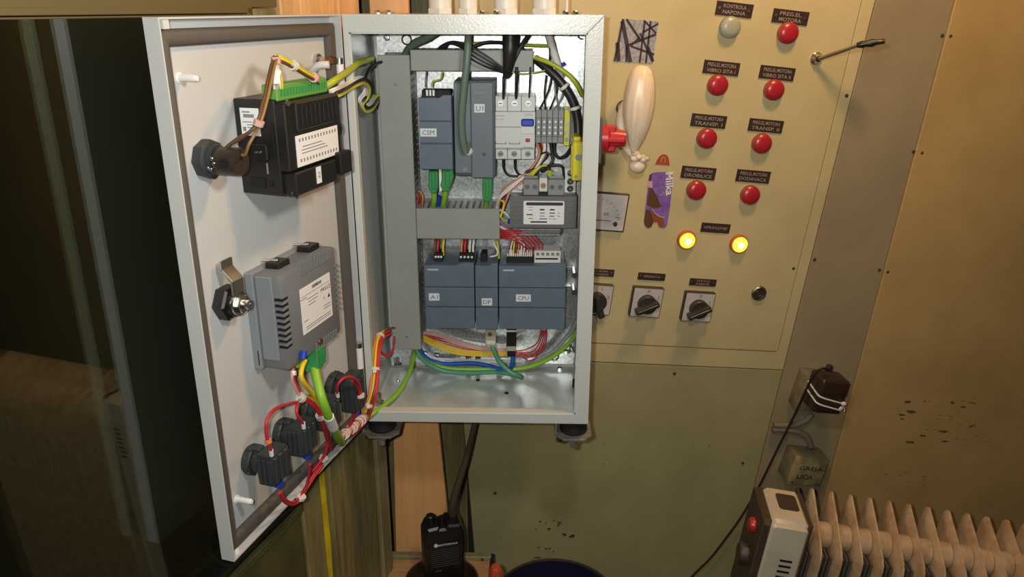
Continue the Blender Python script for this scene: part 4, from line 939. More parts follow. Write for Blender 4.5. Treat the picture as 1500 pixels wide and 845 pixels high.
# ------------------------------------------------------------------ below the cabinet and on the right
# wooden box under the radio
zt = -0.331
bxw = thing('wooden_box', 'plain wooden box with raised back ledge under the walkie-talkie', 'box', (0.07, 0.08, -0.80))
mk('box_top', G().box(-0.035, 0.150, -0.06, 0.140, zt - 0.014, zt, 0.001), 'wood_box', bxw)
mk('box_ledge', G().box(-0.035, 0.152, 0.141, 0.153, zt - 0.02, zt + 0.006, 0.001), 'post_pale', bxw)
mk('box_side', G().box(0.1505, 0.1565, -0.06, 0.153, -0.80, zt + 0.004, 0.001), 'rubber', bxw)
mk('box_front', G().box(-0.035, 0.150, -0.06, -0.045, -0.80, zt - 0.0145), 'wood_box', bxw)
mk('ledge_nail', G().cyl((0.1375, 0.1395, zt + 0.001), (0.1375, 0.1412, zt + 0.001), 0.0022), 'ink', bxw)
# bowl that the radio stands in
bc = V((0.0800, 0.064, zt))
bw_ = thing('bowl', 'dark brown glazed bowl holding the walkie-talkie', 'bowl', tuple(bc))
mk('shell', G().lathe([(0.034, 0.0), (0.045, 0.007), (0.0535, 0.016), (0.0560, 0.024), (0.0550, 0.0250), (0.0525, 0.023), (0.050, 0.016), (0.042, 0.008), (0.032, 0.005), (0, 0.005)], bc, Z, 40), 'bowl', bw_, smooth=60)
mk('rim', G().tube([bc + V((0.0552 * math.cos(a), 0.0552 * math.sin(a), 0.0245)) for a in [2 * math.pi * k / 40 for k in range(41)]], 0.0011, 6, smooth=False), 'brown_wire', bw_)
# walkie-talkie
RZ = Matrix.Translation(CAB.translation + V((0.0815, 0.074, zt + 0.009))) @ Matrix.Rotation(math.radians(16), 4, 'Z') @ Matrix.Rotation(math.radians(4), 4, 'X')
wt = thing('walkie_talkie', 'black walkie-talkie with a stubby tilted antenna standing in the bowl', 'radio', (0, 0, 0), RZ)
hw = 0.0290
mk('body', G().prism([(-hw + 0.002, 0.0), (hw - 0.002, 0.0), (hw, 0.030), (hw + 0.0012, 0.085), (hw + 0.001, 0.108), (hw - 0.005, 0.122), (0.006, 0.124), (0.002, 0.119), (-0.006, 0.119), (-0.008, 0.123), (-hw + 0.005, 0.121), (-hw - 0.001, 0.108), (-hw - 0.0012, 0.085), (-hw, 0.030)], -0.017, 0.017, 0.003), 'black', wt, RZ)
gr = mk('speaker_grille', G().prism(rrect(-hw + 0.004, hw - 0.004, 0.022, 0.094, 0.006), -0.0185, -0.016), 'black', wt, RZ)
for i in range(9):
    mk('grille_bar', G().box(-0.020, 0.021, -0.0196, -0.0183, 0.052 + i * 0.0038, 0.0535 + i * 0.0038, 0.0004), 'rubber', gr, RZ)
mk('maker_lettering', G().text('MOTOROLA', (0.0050, -0.0192, 0.0925), X, Z, 0.0034, width=0.0290, bold=0.03), 'tape', wt, RZ, smooth=0)
mk('maker_emblem', G().cyl((-0.0128, -0.0178, 0.0925), (-0.0128, -0.0192, 0.0925), 0.0029, n=16), 'tape', wt, RZ)
mk('type_lettering', G().text('GP340', (-0.010, -0.0192, 0.0450), X, Z, 0.0024), 'ink_grey', wt, RZ, smooth=0)
mk('volume_knob', G().lathe([(0.0070, 0.118), (0.0072, 0.122), (0.0066, 0.132), (0.005, 0.1335), (0, 0.1335)], (-0.0170, 0.002, 0), Z, 16), 'black', wt, RZ)
mk('channel_knob', G().lathe([(0.0048, 0.117), (0.0052, 0.121), (0.0048, 0.1300), (0, 0.1305)], (-0.0010, -0.002, 0), Z, 14), 'black', wt, RZ)
mk('antenna_foot', G().lathe([(0.0090, 0.118), (0.0085, 0.124), (0.0068, 0.129)], (0.0165, 0.002, 0), Z, 16), 'black', wt, RZ)
at = RZ.inverted() @ (CAB @ C(697, 612, 0.105))
mk('antenna', G().tube([(0.0165, 0.002, 0.124), (0.0175, 0.003, 0.150), V((0.0165, 0.002, 0.124)).lerp(at, 0.62), at], 0.006, 10, radii=[0.0070, 0.0062, 0.0046, 0.0040]), 'heater_brown', wt, RZ)
# red cap of a bottle and the dark bin
rt_ = C(726, 829, 0.0); rc_ = V((rt_.x, 0.0, -0.80)); hb_ = rt_.z + 0.80 - 0.4205
rb = thing('red_bottle', 'small bottle with a bright red cap between the box and the bin', 'bottle', tuple(rc_))
mk('flask', G().lathe([(0.0125, 0), (0.013, 0.01), (0.013, 0.36 + hb_), (0.009, 0.385 + hb_), (0.009, 0.40 + hb_)], rc_, Z, 20), 'bowl', rb)
mk('cap', G().lathe([(0.0100, 0.385), (0.0104, 0.388), (0.0104, 0.402), (0.006, 0.4085), (0, 0.4085)], rc_ + V((0, 0, 0.012 + hb_)), Z, 7), 'mc_red', rb)
zr = -0.360; back = C(797, 824, 0.165); 
bn = thing('waste_bin', 'dark navy round bin with a thin rim standing below the console', 'bin', (0.2520, 0.087, -0.82))
bo = V((0.2545, 0.0870, -0.82)); hr = 0.82 + zr
mk('shell', G().lathe([(0.078, 0.0), (0.094, hr), (0.0915, hr), (0.076, 0.012), (0, 0.012)], bo, Z, 48), 'navy', bn, smooth=50)
mk('rim', G().tube([bo + V((0.0935 * math.cos(a), 0.0935 * math.sin(a), hr)) for a in [2 * math.pi * k / 48 for k in range(49)]], 0.0028, 8, smooth=False), 'rubber', bn)

# ---- junction boxes, conduits, charger
def boxK(name, label, cat, c, w, h, dep, m, tilt=0.0, m2=None):
    p = K(*c, dep); th = thing(name, label, cat, (p.x, 0, p.z - h / 2), CON)
    r = V((math.cos(tilt), 0, math.sin(tilt))); u = V((-math.sin(tilt), 0, math.cos(tilt)))
    mk('base', G().obox((p.x, -dep * 0.39, p.z), r, Y, u, w, dep * 0.78, h, 0.003, 2), m2 or m, th, CON)
    mk('cover', G().obox((p.x, -dep * 0.885, p.z), r, Y, u, w * 1.01, dep * 0.22, h * 1.01, 0.003, 2), m, th, CON)
    return th, p, r, u
j2, p, r, u = boxK('junction_box', 'grimy junction box with handwriting on its cover above the heater', 'junction box', (1184.5, 692), 0.0620, 0.0560, 0.042, 'jbox', -0.08, 'jbox_top')
mk('handwriting', G().text('GREJA-', p + V((0, -0.0008, 0)) + u * 0.007 + r * 0.004, r, u, 0.0105, width=0.048, bold=0.015).text('LICA', p + V((0, -0.0008, 0)) - u * 0.009 - r * 0.004, r, u, 0.0095, width=0.030, bold=0.015), 'ink', j2, CON, kind='stuff', smooth=0)
for sx in (-0.024, 0.024): mk('cover_screw', G().lathe([(0.0026, 0), (0.002, 0.001), (0, 0.001)], p + r * sx + u * (-0.022) , (0, -1, 0), 8), 'stain', j2, CON)
j1, p, r, u = boxK('junction_box', 'plain olive socket box behind the brown plug-in charger', 'junction box', (1193, 577), 0.0480, 0.0680, 0.030, 'jbox_top', -0.06)
cp = K(1219, 583, 0.072)
ch = thing('charger', 'dark brown plug-in charger tied round with white string', 'charger', (cp.x, -0.030, cp.z - 0.032), CON)
mk('body', G().obox((cp.x, -0.051, cp.z), r, Y, u, 0.0500, 0.042, 0.0610, 0.006, 3), 'charger', ch, CON)
mk('shoulder', G().obox(V((cp.x, -0.0725, cp.z)) + u * 0.017, r, Y, u, 0.0440, 0.004, 0.0240, 0.003, 2), 'charger', ch, CON)
for dz in (-0.002, -0.0145):
    mk('string', G().tube([V((cp.x, 0, cp.z)) + r * a + u * (dz + b) + V((0, y_, 0)) for a, b, y_ in ((-0.0255, 0.010, -0.034), (-0.0256, 0.006, -0.060), (-0.022, 0.003, -0.0735), (0.0, -0.001, -0.0760), (0.0205, -0.005, -0.0740))], 0.0014, 6), 'white_wire', ch, CON)
kq = V((cp.x, -0.0745, cp.z)) + r * 0.0215 + u * (-0.011)
mk('string_knot', G().ball(kq + u * 0.004, 0.0042, (1.2, 0.8, 0.9), 8).ball(kq - u * 0.005 - r * 0.002, 0.0032, (1, 0.8, 1.2), 8).tube([kq, kq - u * 0.006 + r * 0.005, kq - u * 0.010 + r * 0.006], 0.0011, 6).tube([kq - u * 0.003, kq - u * 0.010 - r * 0.002], 0.0011, 6), 'white_wire', ch, CON)
mk('cable_entry', G().lathe([(0.0055, 0), (0.0060, 0.004), (0.0045, 0.010), (0, 0.010)], K(1213, 543, 0.060), u, 12), 'charger', ch, CON)
mk('conduit', G().tube([K(1133, 622, 0.008), K(1145, 623, 0.010), K(1165, 622, 0.012), K(1180, 616, 0.014), K(1190, 606, 0.014)], 0.0052, 10), 'conduit', fr=CON, label='upper grey conduit bending up into the socket box', cat='conduit', group='grey conduits beside the junction boxes')
mk('conduit', G().tube([K(1131, 629, 0.008), K(1147, 629, 0.010), K(1168, 632, 0.014), K(1182, 640, 0.018), K(1188, 654, 0.020)], 0.0055, 10), 'conduit', fr=CON, label='lower grey conduit bending down into the marked junction box', cat='conduit', group='grey conduits beside the junction boxes')
mk('charger_cable', G().tube([K(1213, 541, 0.064), K(1203, 540, 0.068), K(1192, 550, 0.062), K(1183, 566, 0.050), K(1165, 605, 0.034), K(1140, 655, 0.026), K(1112, 712, 0.020), K(1085, 758, 0.014), K(1062, 790, 0.012), K(1040, 818, 0.012), K(1012, 846, 0.012), K(985, 880, 0.012)], 0.0020, 8), 'cord', fr=CON, label='thin black cable hanging from the brown charger across the console', cat='cable')

# ---- oil radiator
a0 = CON.inverted() @ (CAB @ V((0.5560, 0.0330, -0.1666)))                  # near top left corner of its control box
RD = frame(CON @ a0, CR_, CF_, CU_) @ Matrix.Rotation(math.radians(-14), 4, 'Z')
hr_ = a0.z - fz                                                             # its height over the floor
ra = thing('oil_radiator', 'cream oil-filled radiator with many fins and a brown control end', 'radiator', (0.2, 0.04, -hr_), RD)
BD = 0.082
mk('control_box', G().prism([(0.0, -0.56), (0.0505, -0.56), (0.0505, -0.004), (0.046, 0.0), (0.005, 0.0), (0.0, -0.005)], -0.001, BD, 0.004), 'cream', ra, RD)
mk('front_cover', G().prism(rrect(-0.002, 0.0500, -0.50, -0.004, 0.007), -0.008, 0.002, 0.003), 'cream', ra, RD)
mk('end_cover', G().prism([(-0.006, -0.56), (BD + 0.004, -0.56), (BD + 0.004, -0.010), (BD - 0.002, -0.0025), (0.004, -0.0035), (-0.003, -0.010)], -0.013, -0.001, 0.002, plane='yz'), 'heater_brown', ra, RD)
mk('top_window', G().prism(rrect(0.014, 0.043, 0.028, 0.066, 0.005), -0.001, 0.0012, plane='xy'), 'heater_brown', ra, RD)
mk('top_frame', G().box(0.0500, 0.0535, -0.006, BD + 0.008, -0.56, 0.003, 0.001), 'heater_brown', ra, RD)
for i in range(7):
    mk('vent_slot', G().box(0.021, 0.038, -0.0092, -0.0075, -0.062 - i * 0.0095, -0.0590 - i * 0.0095), 'slot', ra, RD)
mk('power_switch', G().lathe([(0.0115, 0), (0.0115, 0.003), (0.009, 0.0075), (0, 0.009)], (-0.013, 0.036, -0.040), (-1, 0, 0), 18), 'red', ra, RD, label='red power switch')
mk('thermostat_knob', G().lathe([(0.017, 0), (0.017, 0.008), (0.0145, 0.012), (0, 0.012)], (-0.013, 0.036, -0.092), (-1, 0, 0), 22), 'heater_brown', ra, RD)
# fins: depth from y = -0.022 (front) to 0.10 (back)
fin_out = [(0.092, 0.003), (0.097, -0.004), (0.099, -0.030), (0.099, -0.54), (0.092, -0.556), (0.0, -0.556), (-0.010, -0.545), (-0.013, -0.10), (-0.0135, -0.060), (-0.0125, -0.048), (-0.009, -0.040), (-0.002, -0.034), (0.030, -0.018), (0.080, 0.002), (0.086, 0.0048)]
def fin(x):
    cx = sum(p[0] for p in fin_out) / len(fin_out); vs = []; fs = []; n = len(fin_out)
    layers = [(-0.0012, 1.0, 0.0), (-0.0046, 0.84, -0.010), (-0.0062, 0.62, -0.022)]
    def ring(dx, k, dz):
        for y, z in fin_out: vs.append((x + dx, 0.043 + (y - 0.043) * k, -0.27 + (z + 0.27) * (1 - (1 - k) * 0.22) ))
    for dx, k, dz in layers[::-1]: ring(dx, k, dz)
    for dx, k, dz in layers: ring(-dx, k, dz)
    m = len(layers) * 2
    for a in range(m - 1):
        for i in range(n):
            j = (i + 1) % n; fs.append((a * n + i, a * n + j, (a + 1) * n + j, (a + 1) * n + i))
    fs.append(tuple(range(n))[::-1]); fs.append(tuple(range((m - 1) * n, m * n)))
    return G().add(vs, fs)
for i in range(17):
    x = 0.0740 + i * 0.0284
    f_ = mk('fin', fin(x), 'cream_dirty', ra, RD, smooth=40)
    mk('fin_collar', G().lathe([(0.0160, -0.0090), (0.0190, -0.006), (0.0190, 0.006), (0.0160, 0.0090)], (x - 0.0142, 0.040, -0.040), X, 20), 'cream_dirty', f_, RD)
    for k in range(3):
        mk('core_rib', G().box(x - 0.0215 + k * 0.0055, x - 0.0185 + k * 0.0055, 0.002, 0.085, -0.52, -0.050, 0.0008), 'core_dark', f_, RD)
for sx in (0.06, 0.45):
    mk('radiator_foot', G().box(sx - 0.02, sx + 0.02, -0.10, 0.18, -hr_ + 0.018, -hr_ + 0.05, 0.004).box(sx - 0.012, sx + 0.012, 0.0, 0.085, -hr_ + 0.04, -0.545), 'heater_brown', ra, RD)
    for yy in (-0.08, 0.16):
        mk('castor', G().cyl((sx - 0.01, yy, -hr_ + 0.0185), (sx + 0.01, yy, -hr_ + 0.0185), 0.018), 'rubber', ra, RD)
# ------------------------------------------------------------------ cables and wires
def wire(name, label, m, r, pts, group=None, cat=None, n=8, radii=None, sub=6):
    return mk(name, G().tube(pts, r, n, sub, radii=radii), m, label=label, cat=cat or name.split('_')[-1], group=group, smooth=60)
def ring(parent, c, d, r, m='tie', w=0.0018):
    """cable tie: a small band round a bundle, with its head"""
    d = V(d).normalized(); g = G().lathe([(r, -w), (r * 1.12, -w), (r * 1.12, w), (r, w)], c, d, 14)
    a = d.cross(Y); a = a.normalized() if a.length > 0.1 else X
    g.obox(V(c) - Y * r * 0.9 , a, Y, d, r * 0.9, r * 0.7, w * 2.2, 0.0003)
    return mk('cable_tie', g, m, parent)

ORD = ('uppermost', 'second', 'third', 'fourth', 'fifth', 'lowest')
def nth(i, n): return ORD[i] if i < n - 1 else 'lowest'
# --- top of the cabinet
w = wire('network_cable', 'thick sage green cable hanging from the roof in front of module U1', 'sage_cable', 0.0046, [C(687, 30, 0.075), C(686, 50, 0.070), C(684, 90, 0.064), C(679, 135, 0.066), C(676, 175, 0.070), C(678, 205, 0.074), C(682, 223, 0.078)])
mk('cable_end', G().tube([C(682, 223, 0.078), C(685, 215, 0.083), C(687, 212, 0.087)], 0.0042, 8), 'sage_cable', w)
wire('network_cable', 'sage green cable curving from the roof into the upright duct', 'sage_cable', 0.0050, [C(648, 40, 0.085), C(628, 54, 0.090), C(607, 64, 0.100), C(596, 76, 0.115), C(590, 95, 0.125)])
w = wire('supply_cable', 'thick black supply cable coming down through the roof to the breaker', 'black_wire', 0.009, [C(749, 30, 0.085), C(748, 52, 0.082), C(747, 75, 0.080), C(744, 100, 0.082), C(740, 113, 0.086)], radii=[0.0105, 0.0105, 0.0095, 0.0065, 0.0030])
mk('side_core', G().tube([C(775, 50, 0.09), C(764, 66, 0.085), C(752, 90, 0.080), C(745, 108, 0.083)], 0.0026, 8), 'black_wire', w)
for i, (a, b) in enumerate((((738, 112), (737.5, 146)), ((757, 98), (756, 146)), ((777, 98), (775, 146)))):
    wire('breaker_wire', ('black wire from the supply cable into the left top terminal of the breaker', 'black wire into the middle top terminal of the breaker', 'thin black wire into the right top terminal of the breaker')[i], 'black_wire', (0.0019, 0.0021, 0.0012)[i], [C(*a, 0.092), C((a[0] + b[0]) / 2, (a[1] + b[1]) / 2, 0.094), C(*b, 0.110)], 'black wires into the breaker', 'wire')
for i in range(4):
    wire('core_wire', nth(i, 4) + ' black core of the bundle looping from the top duct to the supply cable', 'black_wire', 0.0013, [C(638 + 4 * i, 76 + i, 0.105), C(648 + 3 * i, 66 - i, 0.092), C(666 + 4 * i, 61 + 3.4 * i, 0.086), C(690 - 2 * i, 69 + 4.2 * i, 0.083 - 0.002 * i), C(714 - 3 * i, 83 + 3.8 * i, 0.082 - 0.003 * i), C(733, 97 + 2.6 * i, 0.082), C(743, 104, 0.084)], 'black cores across the top duct', 'wire')
wire('core_wire', 'black core running level behind the top of the hanging cable', 'black_wire', 0.0020, [C(690, 70, 0.105), C(712, 62, 0.105), C(735, 63, 0.110), C(760, 70, 0.115)], cat='wire')
wire('earth_wire', 'olive earth wire running level along the top right', 'gnyl', 0.0022, [C(660, 62, 0.12), C(690, 64, 0.125), C(730, 62, 0.125), C(770, 66, 0.125), C(803, 67, 0.120)], cat='wire')
wire('sheathed_cable', 'pale grey sheathed cable coming down at the top right corner', 'white_wire', 0.0050, [C(799, 35, 0.110), C(804, 52, 0.110), C(812, 80, 0.112), C(820, 104, 0.115), C(822, 112, 0.12)], cat='cable')
w = wire('cable_bundle', 'thick black bundle bending down the right wall to the main switch', 'black_wire', 0.0058, [C(784, 86, 0.112), C(797, 97, 0.105), C(815, 113, 0.100), C(829, 131, 0.098), C(840, 152, 0.098), C(846, 178, 0.098), C(847, 205, 0.095)], cat='cable bundle')
for a, b in (((826, 127), (829, 131)), ((842, 158), (844, 166))):
    ring(w, C(*a, 0.099), C(*b, 0.099) - C(*a, 0.099), 0.0064)
wire('earth_wire', 'yellow-green earth wire arching down the right wall', 'gnyl', 0.0030, [C(783, 84, 0.105), C(800, 90, 0.100), C(818, 99, 0.098), C(835, 112, 0.098), C(846, 126, 0.10), C(853, 140, 0.11)], cat='wire')
wire('earth_wire', 'thin earth wire drooping below the end of the top duct', 'gnyl', 0.0010, [C(745, 104, 0.1), C(765, 108, 0.1), C(790, 105, 0.1), C(806, 101, 0.1)], cat='wire')
for i, (a, b, m_) in enumerate((((806, 60), (808, 112), 'black_wire'), ((808, 112), (790, 161), 'black_wire'), ((800, 110), (799, 161), 'black_wire'), ((817, 115), (805, 161), 'black_wire'), ((812, 118), (820, 161), 'grey_wire'), ((826, 130), (811, 161), 'grey_wire'))):
    wire('terminal_wire', ('black wire dropping beside the pale cable', 'black wire into the first grey terminal block', 'black wire into the second grey terminal block', 'black wire into the middle grey terminal block', 'grey wire into the last grey terminal block', 'grey wire into the fourth grey terminal block')[i], m_, 0.0011, [C(*a, 0.110), C((a[0] + b[0]) / 2 + (3 if i % 2 else -2), (a[1] + b[1]) / 2, 0.108), C(*b, 0.122)], 'wires above the grey terminal blocks', 'wire')
mk('loose_ferrule', G().cyl(C(823, 96, 0.11), C(828, 92, 0.11), 0.0024, n=8), 'blue', label='small blue wire end beside the pale cable', cat='wire end')
wire('earth_wire', 'small olive wire loop above the network switch', 'gnyl', 0.0012, [C(633, 128, 0.105), C(634, 120, 0.105), C(640, 118, 0.105), C(646, 115, 0.105), C(648, 106, 0.11)], cat='wire')
wire('core_wire', 'thin violet wire into the top of the network switch', 'violet_wire', 0.0009, [C(623, 128, 0.1), C(623.5, 116, 0.1), C(625, 105, 0.11)], cat='wire')

# --- below the breaker
for i, x in enumerate((738, 755)):
    wire('breaker_wire', ('black wire hooking out of the left bottom terminal of the breaker', 'black wire hooking out of the middle bottom terminal of the breaker')[i], 'black_wire', 0.0016, [C(x - 1, 232, 0.110), C(x, 247, 0.112), C(x + 6, 256, 0.113), C(x + 18, 258, 0.114), C(x + 34 - 8 * i, 257, 0.116), C(795, 236, 0.118), C(803, 225, 0.118)], 'black wires into the breaker', 'wire')
for i, (m_, lb) in enumerate((('orange_wire', 'orange wire of the bundle sweeping from the terminals to the middle duct'), ('brown_wire', 'brown wire of the bundle sweeping from the terminals to the middle duct'), ('white_wire', 'upper white wire sweeping from the terminals to the middle duct'), ('white_wire', 'lower white wire sweeping from the terminals to the middle duct'), ('red_wire', 'red wire of the bundle sweeping from the terminals to the middle duct'), ('pink_wire', 'pink wire of the bundle sweeping from the terminals to the middle duct'))):
    k = i * 1.6
    if i in (2, 3):
        pts = [C(794 + k, 208, 0.118), C(792 + k, 226, 0.113), C(782, 246 + k, 0.108), C(764, 258 + k, 0.104), C(744, 268 + 2.5 * k, 0.100), C(728 + k, 286 + k, 0.102), C(720 + 2 * k, 304, 0.115)]
    else:
        pts = [C(786 + k, 208, 0.120), C(790 + k, 226, 0.115), C(780, 244 + k, 0.112), C(763, 260 + k, 0.108), C(748, 270 + k, 0.106), C(735 + k, 282 + k, 0.106), C(730 + k, 304, 0.118)]
    wire('core_wire', lb, m_, 0.0014 if i in (2, 3) else 0.0018, pts, 'wires from the terminal blocks to the middle duct', 'wire')
wire('terminal_wire', 'black wire curving under the terminal blocks to the main switch', 'black_wire', 0.0022, [C(812, 208, 0.118), C(812, 222, 0.112), C(818, 231, 0.108), C(828, 228, 0.105), C(837, 215, 0.102), C(840, 203, 0.100)], 'wires below the grey terminal blocks', 'wire')
wire('terminal_wire', 'black wire dropping from the terminal blocks to the transformer', 'black_wire', 0.0020, [C(806, 208, 0.118), C(808, 222, 0.112), C(810, 234, 0.108), C(800, 246, 0.106), C(785, 248, 0.106), C(770, 252, 0.106)], 'wires below the grey terminal blocks', 'wire')
wire('terminal_wire', 'thin grey wire looping below the terminal blocks', 'black_wire', 0.0012, [C(792, 226, 0.112), C(800, 223, 0.110), C(807, 228, 0.109), C(810, 240, 0.108)], 'wires below the grey terminal blocks', 'wire')
for i, (a, b, c_) in enumerate((((795, 250), (808, 242), (826, 258)), ((793, 252), (802, 246), (808, 258)))):
    wire('terminal_wire', ('black wire bowing into the right transformer terminal', 'black wire bowing into the third transformer terminal')[i], 'black_wire', 0.0018, [C(*a, 0.106), C(*b, 0.102), C(c_[0] - 3, c_[1] - 14 + 6 * i, 0.102), C(*c_, 0.104), C(c_[0] - 1, c_[1] + 8, 0.108)], 'wires into the transformer', 'wire')
for i, (m_, x) in enumerate((('gnyl', 776), ('yellow', 781), ('black_wire', 786))):
    wire('terminal_wire', ('yellow-green wire into the left transformer terminal', 'yellow wire into the left transformer terminal', 'black wire into the second transformer terminal')[i], m_, 0.0020, [C(770 + 6 * i, 264, 0.108), C(776 + 4 * i, 256, 0.103), C(788 + 2 * i, 246, 0.104), C(800, 242 + i, 0.106)], 'wires into the transformer', 'wire')
mk('wire_sleeve', G().cyl(C(806, 249, 0.1015), C(805, 258, 0.1020), 0.0034, n=10), 'gnyl', label='yellow-green sleeve on the wire into the third transformer terminal', cat='sleeve')

# --- network plugs of the switch and of U1
def plug(label, x, y0, y1, wpx, yy, m='green_plug', tilt=0.0):
    a, b = C(x, y0, yy), C(x + tilt, y1, yy); hw = C(x + wpx / 2, y0, yy).x - a.x
    th = thing('network_plug', label, 'plug', tuple(b))
    mk('shell', G().prism([(a.x - hw * 0.9, a.z), (a.x + hw * 0.9, a.z), (a.x + hw, a.z - 0.010), (b.x + hw * 0.95, b.z + 0.008), (b.x + hw * 0.55, b.z), (b.x - hw * 0.55, b.z), (b.x - hw * 0.95, b.z + 0.008), (a.x - hw, a.z - 0.010)], yy - 0.006, yy + 0.010, 0.0012), m, th)
    mk('latch', G().box(a.x - hw * 0.35, a.x + hw * 0.35, yy - 0.0085, yy - 0.006, b.z + 0.006, a.z - 0.002, 0.0006), m, th)
    return b
b1 = plug('green network plug under the switch, left of the pair', 635.5, 249, 282, 15, 0.094)
b2 = plug('green network plug under the switch, right of the pair', 656, 247, 279, 18, 0.092, tilt=-3)
b3 = plug('green network plug under module U1', 714, 260, 294, 15, 0.096)
mk('white_strip', G().box(C(643, 250, 0.0865).x, C(646.5, 250, 0.0865).x, 0.0862, 0.0872, C(644, 280, 0.086).z, C(644, 247, 0.086).z), 'white', label='narrow white strip between the paired green plugs', cat='strip')
for i, (b, x1, lb) in enumerate(((b1, 634, 'lime cable of the left green plug under the switch'), (b2, 648, 'lime cable of the right green plug under the switch'), (b3, 711, 'lime cable of the green plug under module U1'))):
    wire('network_cable', lb, 'lime_cable', 0.0036, [b + V((0, 0.002, 0.002)), C(x1 + (2 if i == 0 else 3), 292, 0.100), C(x1, 306, 0.115), C(x1 - 2, 316, 0.125)], 'lime cables into the middle duct')
wire('core_wire', 'short blue wire between the lime cables above the middle duct', 'blue', 0.0028, [C(643, 287, 0.105), C(642, 298, 0.108), C(640, 310, 0.12)], cat='wire')
for i, (m_, x) in enumerate((('red_wire', 612), ('brown_wire', 616), ('orange_wire', 619))):
    wire('core_wire', ('red wire leaving the upright duct above the middle duct', 'brown wire leaving the upright duct above the middle duct', 'orange wire leaving the upright duct above the middle duct')[i], m_, 0.0014, [C(x - 6, 278 + i, 0.125), C(x, 286, 0.122), C(x, 296, 0.122), C(x - 1, 308, 0.125)], 'wires beside the upright duct', 'wire')

# --- right end of the middle duct
for i, (m_, lb, pts) in enumerate((
    ('white_wire', 'upper white wire leaving the middle duct with a blue end', ((727, 305), (740, 312), (747, 320), (746, 325))),
    ('gnyl', 'yellow-green wire leaving the middle duct end', ((729, 314), (738, 322), (745, 326), (748, 332))),
    ('violet_wire', 'violet wire leaving the middle duct end', ((727, 318), (736, 328), (744, 333), (752, 338))),
    ('white_wire', 'lower white wire crossing from the middle duct to the controller', ((729, 330), (742, 337), (754, 344), (764, 352))),
    ('yellow', 'yellow wire beside the end of the middle duct', ((730, 292), (738, 296), (737, 306), (733, 318))))):
    wire('core_wire', lb, m_, 0.0016, [C(a, b, 0.112 - 0.004 * j) for j, (a, b) in enumerate(pts)], 'wires at the end of the middle duct', 'wire')
mk('wire_end', G().cyl(C(747, 321, 0.0985), C(745, 327, 0.0985), 0.0022, n=8), 'blue', label='blue wire end beside the transformer', cat='wire end')
for i in range(6):
    y = 337 + i * 2.4
    wire('core_wire', nth(i, 6) + ' red wire arching from the middle duct down to the controller terminals', 'red_wire', 0.0010, [C(728, y, 0.110), C(742, y + 0.5, 0.100 - 0.002 * i), C(757 + 3 * (5 - i), y + 1.5 + 0.6 * i, 0.097 - 0.001 * i), C(768 + 4.5 * (5 - i), 354 + 1.5 * i, 0.096), C(770 + 5.0 * (5 - i), 365, 0.097), C(770 + 4.2 * (5 - i), 376, 0.099)], 'red wires to the controller', 'wire')
for i, (m_, x) in enumerate((('violet_wire', 744), ('white_wire', 748), ('yellow', 752), ('brown_wire', 755.5), ('orange_wire', 759), ('white_wire', 763), ('white_wire', 767))):
    wire('core_wire', ('violet', 'leftmost white', 'yellow', 'brown', 'orange', 'middle white', 'rightmost white')[i] + ' wire standing upright in the controller terminals', m_, 0.0012, [C(750 + i * 2, 350, 0.103), C(x + 1, 360, 0.098), C(x, 369, 0.097), C(x, 378, 0.098)], 'upright wires in the controller terminals', 'wire')
for i, (m_, x, lb) in enumerate((('brown_wire', 637, 'brown wire from the middle duct into module A1'), ('red_wire', 641, 'dark red wire from the middle duct into module A1'), ('yellow', 649, 'yellow wire from the middle duct into module A1'), ('orange_wire', 676, 'orange wire from the middle duct into module A1'), ('red_wire', 681, 'bright red wire from the middle duct into module A1'), ('white_wire', 688, 'left white wire from the middle duct into module A1'), ('white_wire', 693, 'right white wire from the middle duct into module A1'))):
    wire('core_wire', lb, m_, 0.0017, [C(x + 1, 340, 0.115), C(x + 1, 352, 0.104), C(x, 362, 0.100), C(x, 374, 0.099)], 'wires between the middle duct and module A1', 'wire')
wire('core_wire', 'white wire curling from the middle duct to the small plug of module DP', 'white_wire', 0.0014, [C(719, 345, 0.110), C(724, 358, 0.100), C(729, 368, 0.096), C(727, 374, 0.096), C(718, 376, 0.098)], cat='wire')
wire('core_wire', 'yellow wire behind the white one above module DP', 'gnyl', 0.0020, [C(726, 345, 0.112), C(729, 358, 0.104), C(730, 368, 0.102), C(731, 378, 0.104)], cat='wire')

# --- below the controller
def sweep(label, m_, r, pts, group, y=0.135, cat='wire', name='core_wire'):
    return wire(name, label, m_, r, [C(a, b, y) if len(q) == 2 else C(a, b, q[2]) for q in pts for a, b in ((q[0], q[1]),)], group, cat)
for i in range(3):
    k = i * 2.2
    sweep(nth(i, 3) + ' pink wire of the fan sweeping right under module A1', 'pink_wire', 0.0016, ((618, 486 + k, 0.13), (640, 489 + k * 1.2), (665, 497 + k * 1.2), (695, 506 + k), (722, 510 + k), (745, 513 + k)), 'fan of pink wires under module A1')
for i in range(4):
    k = i * 2.3
    sweep(nth(i, 4) + ' red wire of the fan sweeping right below the controller', 'red_wire', 0.0010, ((622, 490 + k, 0.130), (650, 497 + k * 1.3), (690, 508 + k), (730, 513 + k), (760, 514 + k), (779, 508 + 3.0 * k), (788 + k, 500 + k), (793 + k * 0.9, 484, 0.12)), 'red wires looping below the controller')
for i in range(4):
    k = i * 2.0
    sweep(nth(i, 4) + ' yellow wire of the fan sweeping right below module A1', 'yellow', 0.0012, ((619, 492 + k, 0.128), (640, 500 + k * 1.5, 0.130), (668, 511 + k * 1.2, 0.130), (700, 515 + k, 0.131), (745, 516 + k * 0.8, 0.133)), 'fan of yellow wires under module A1')
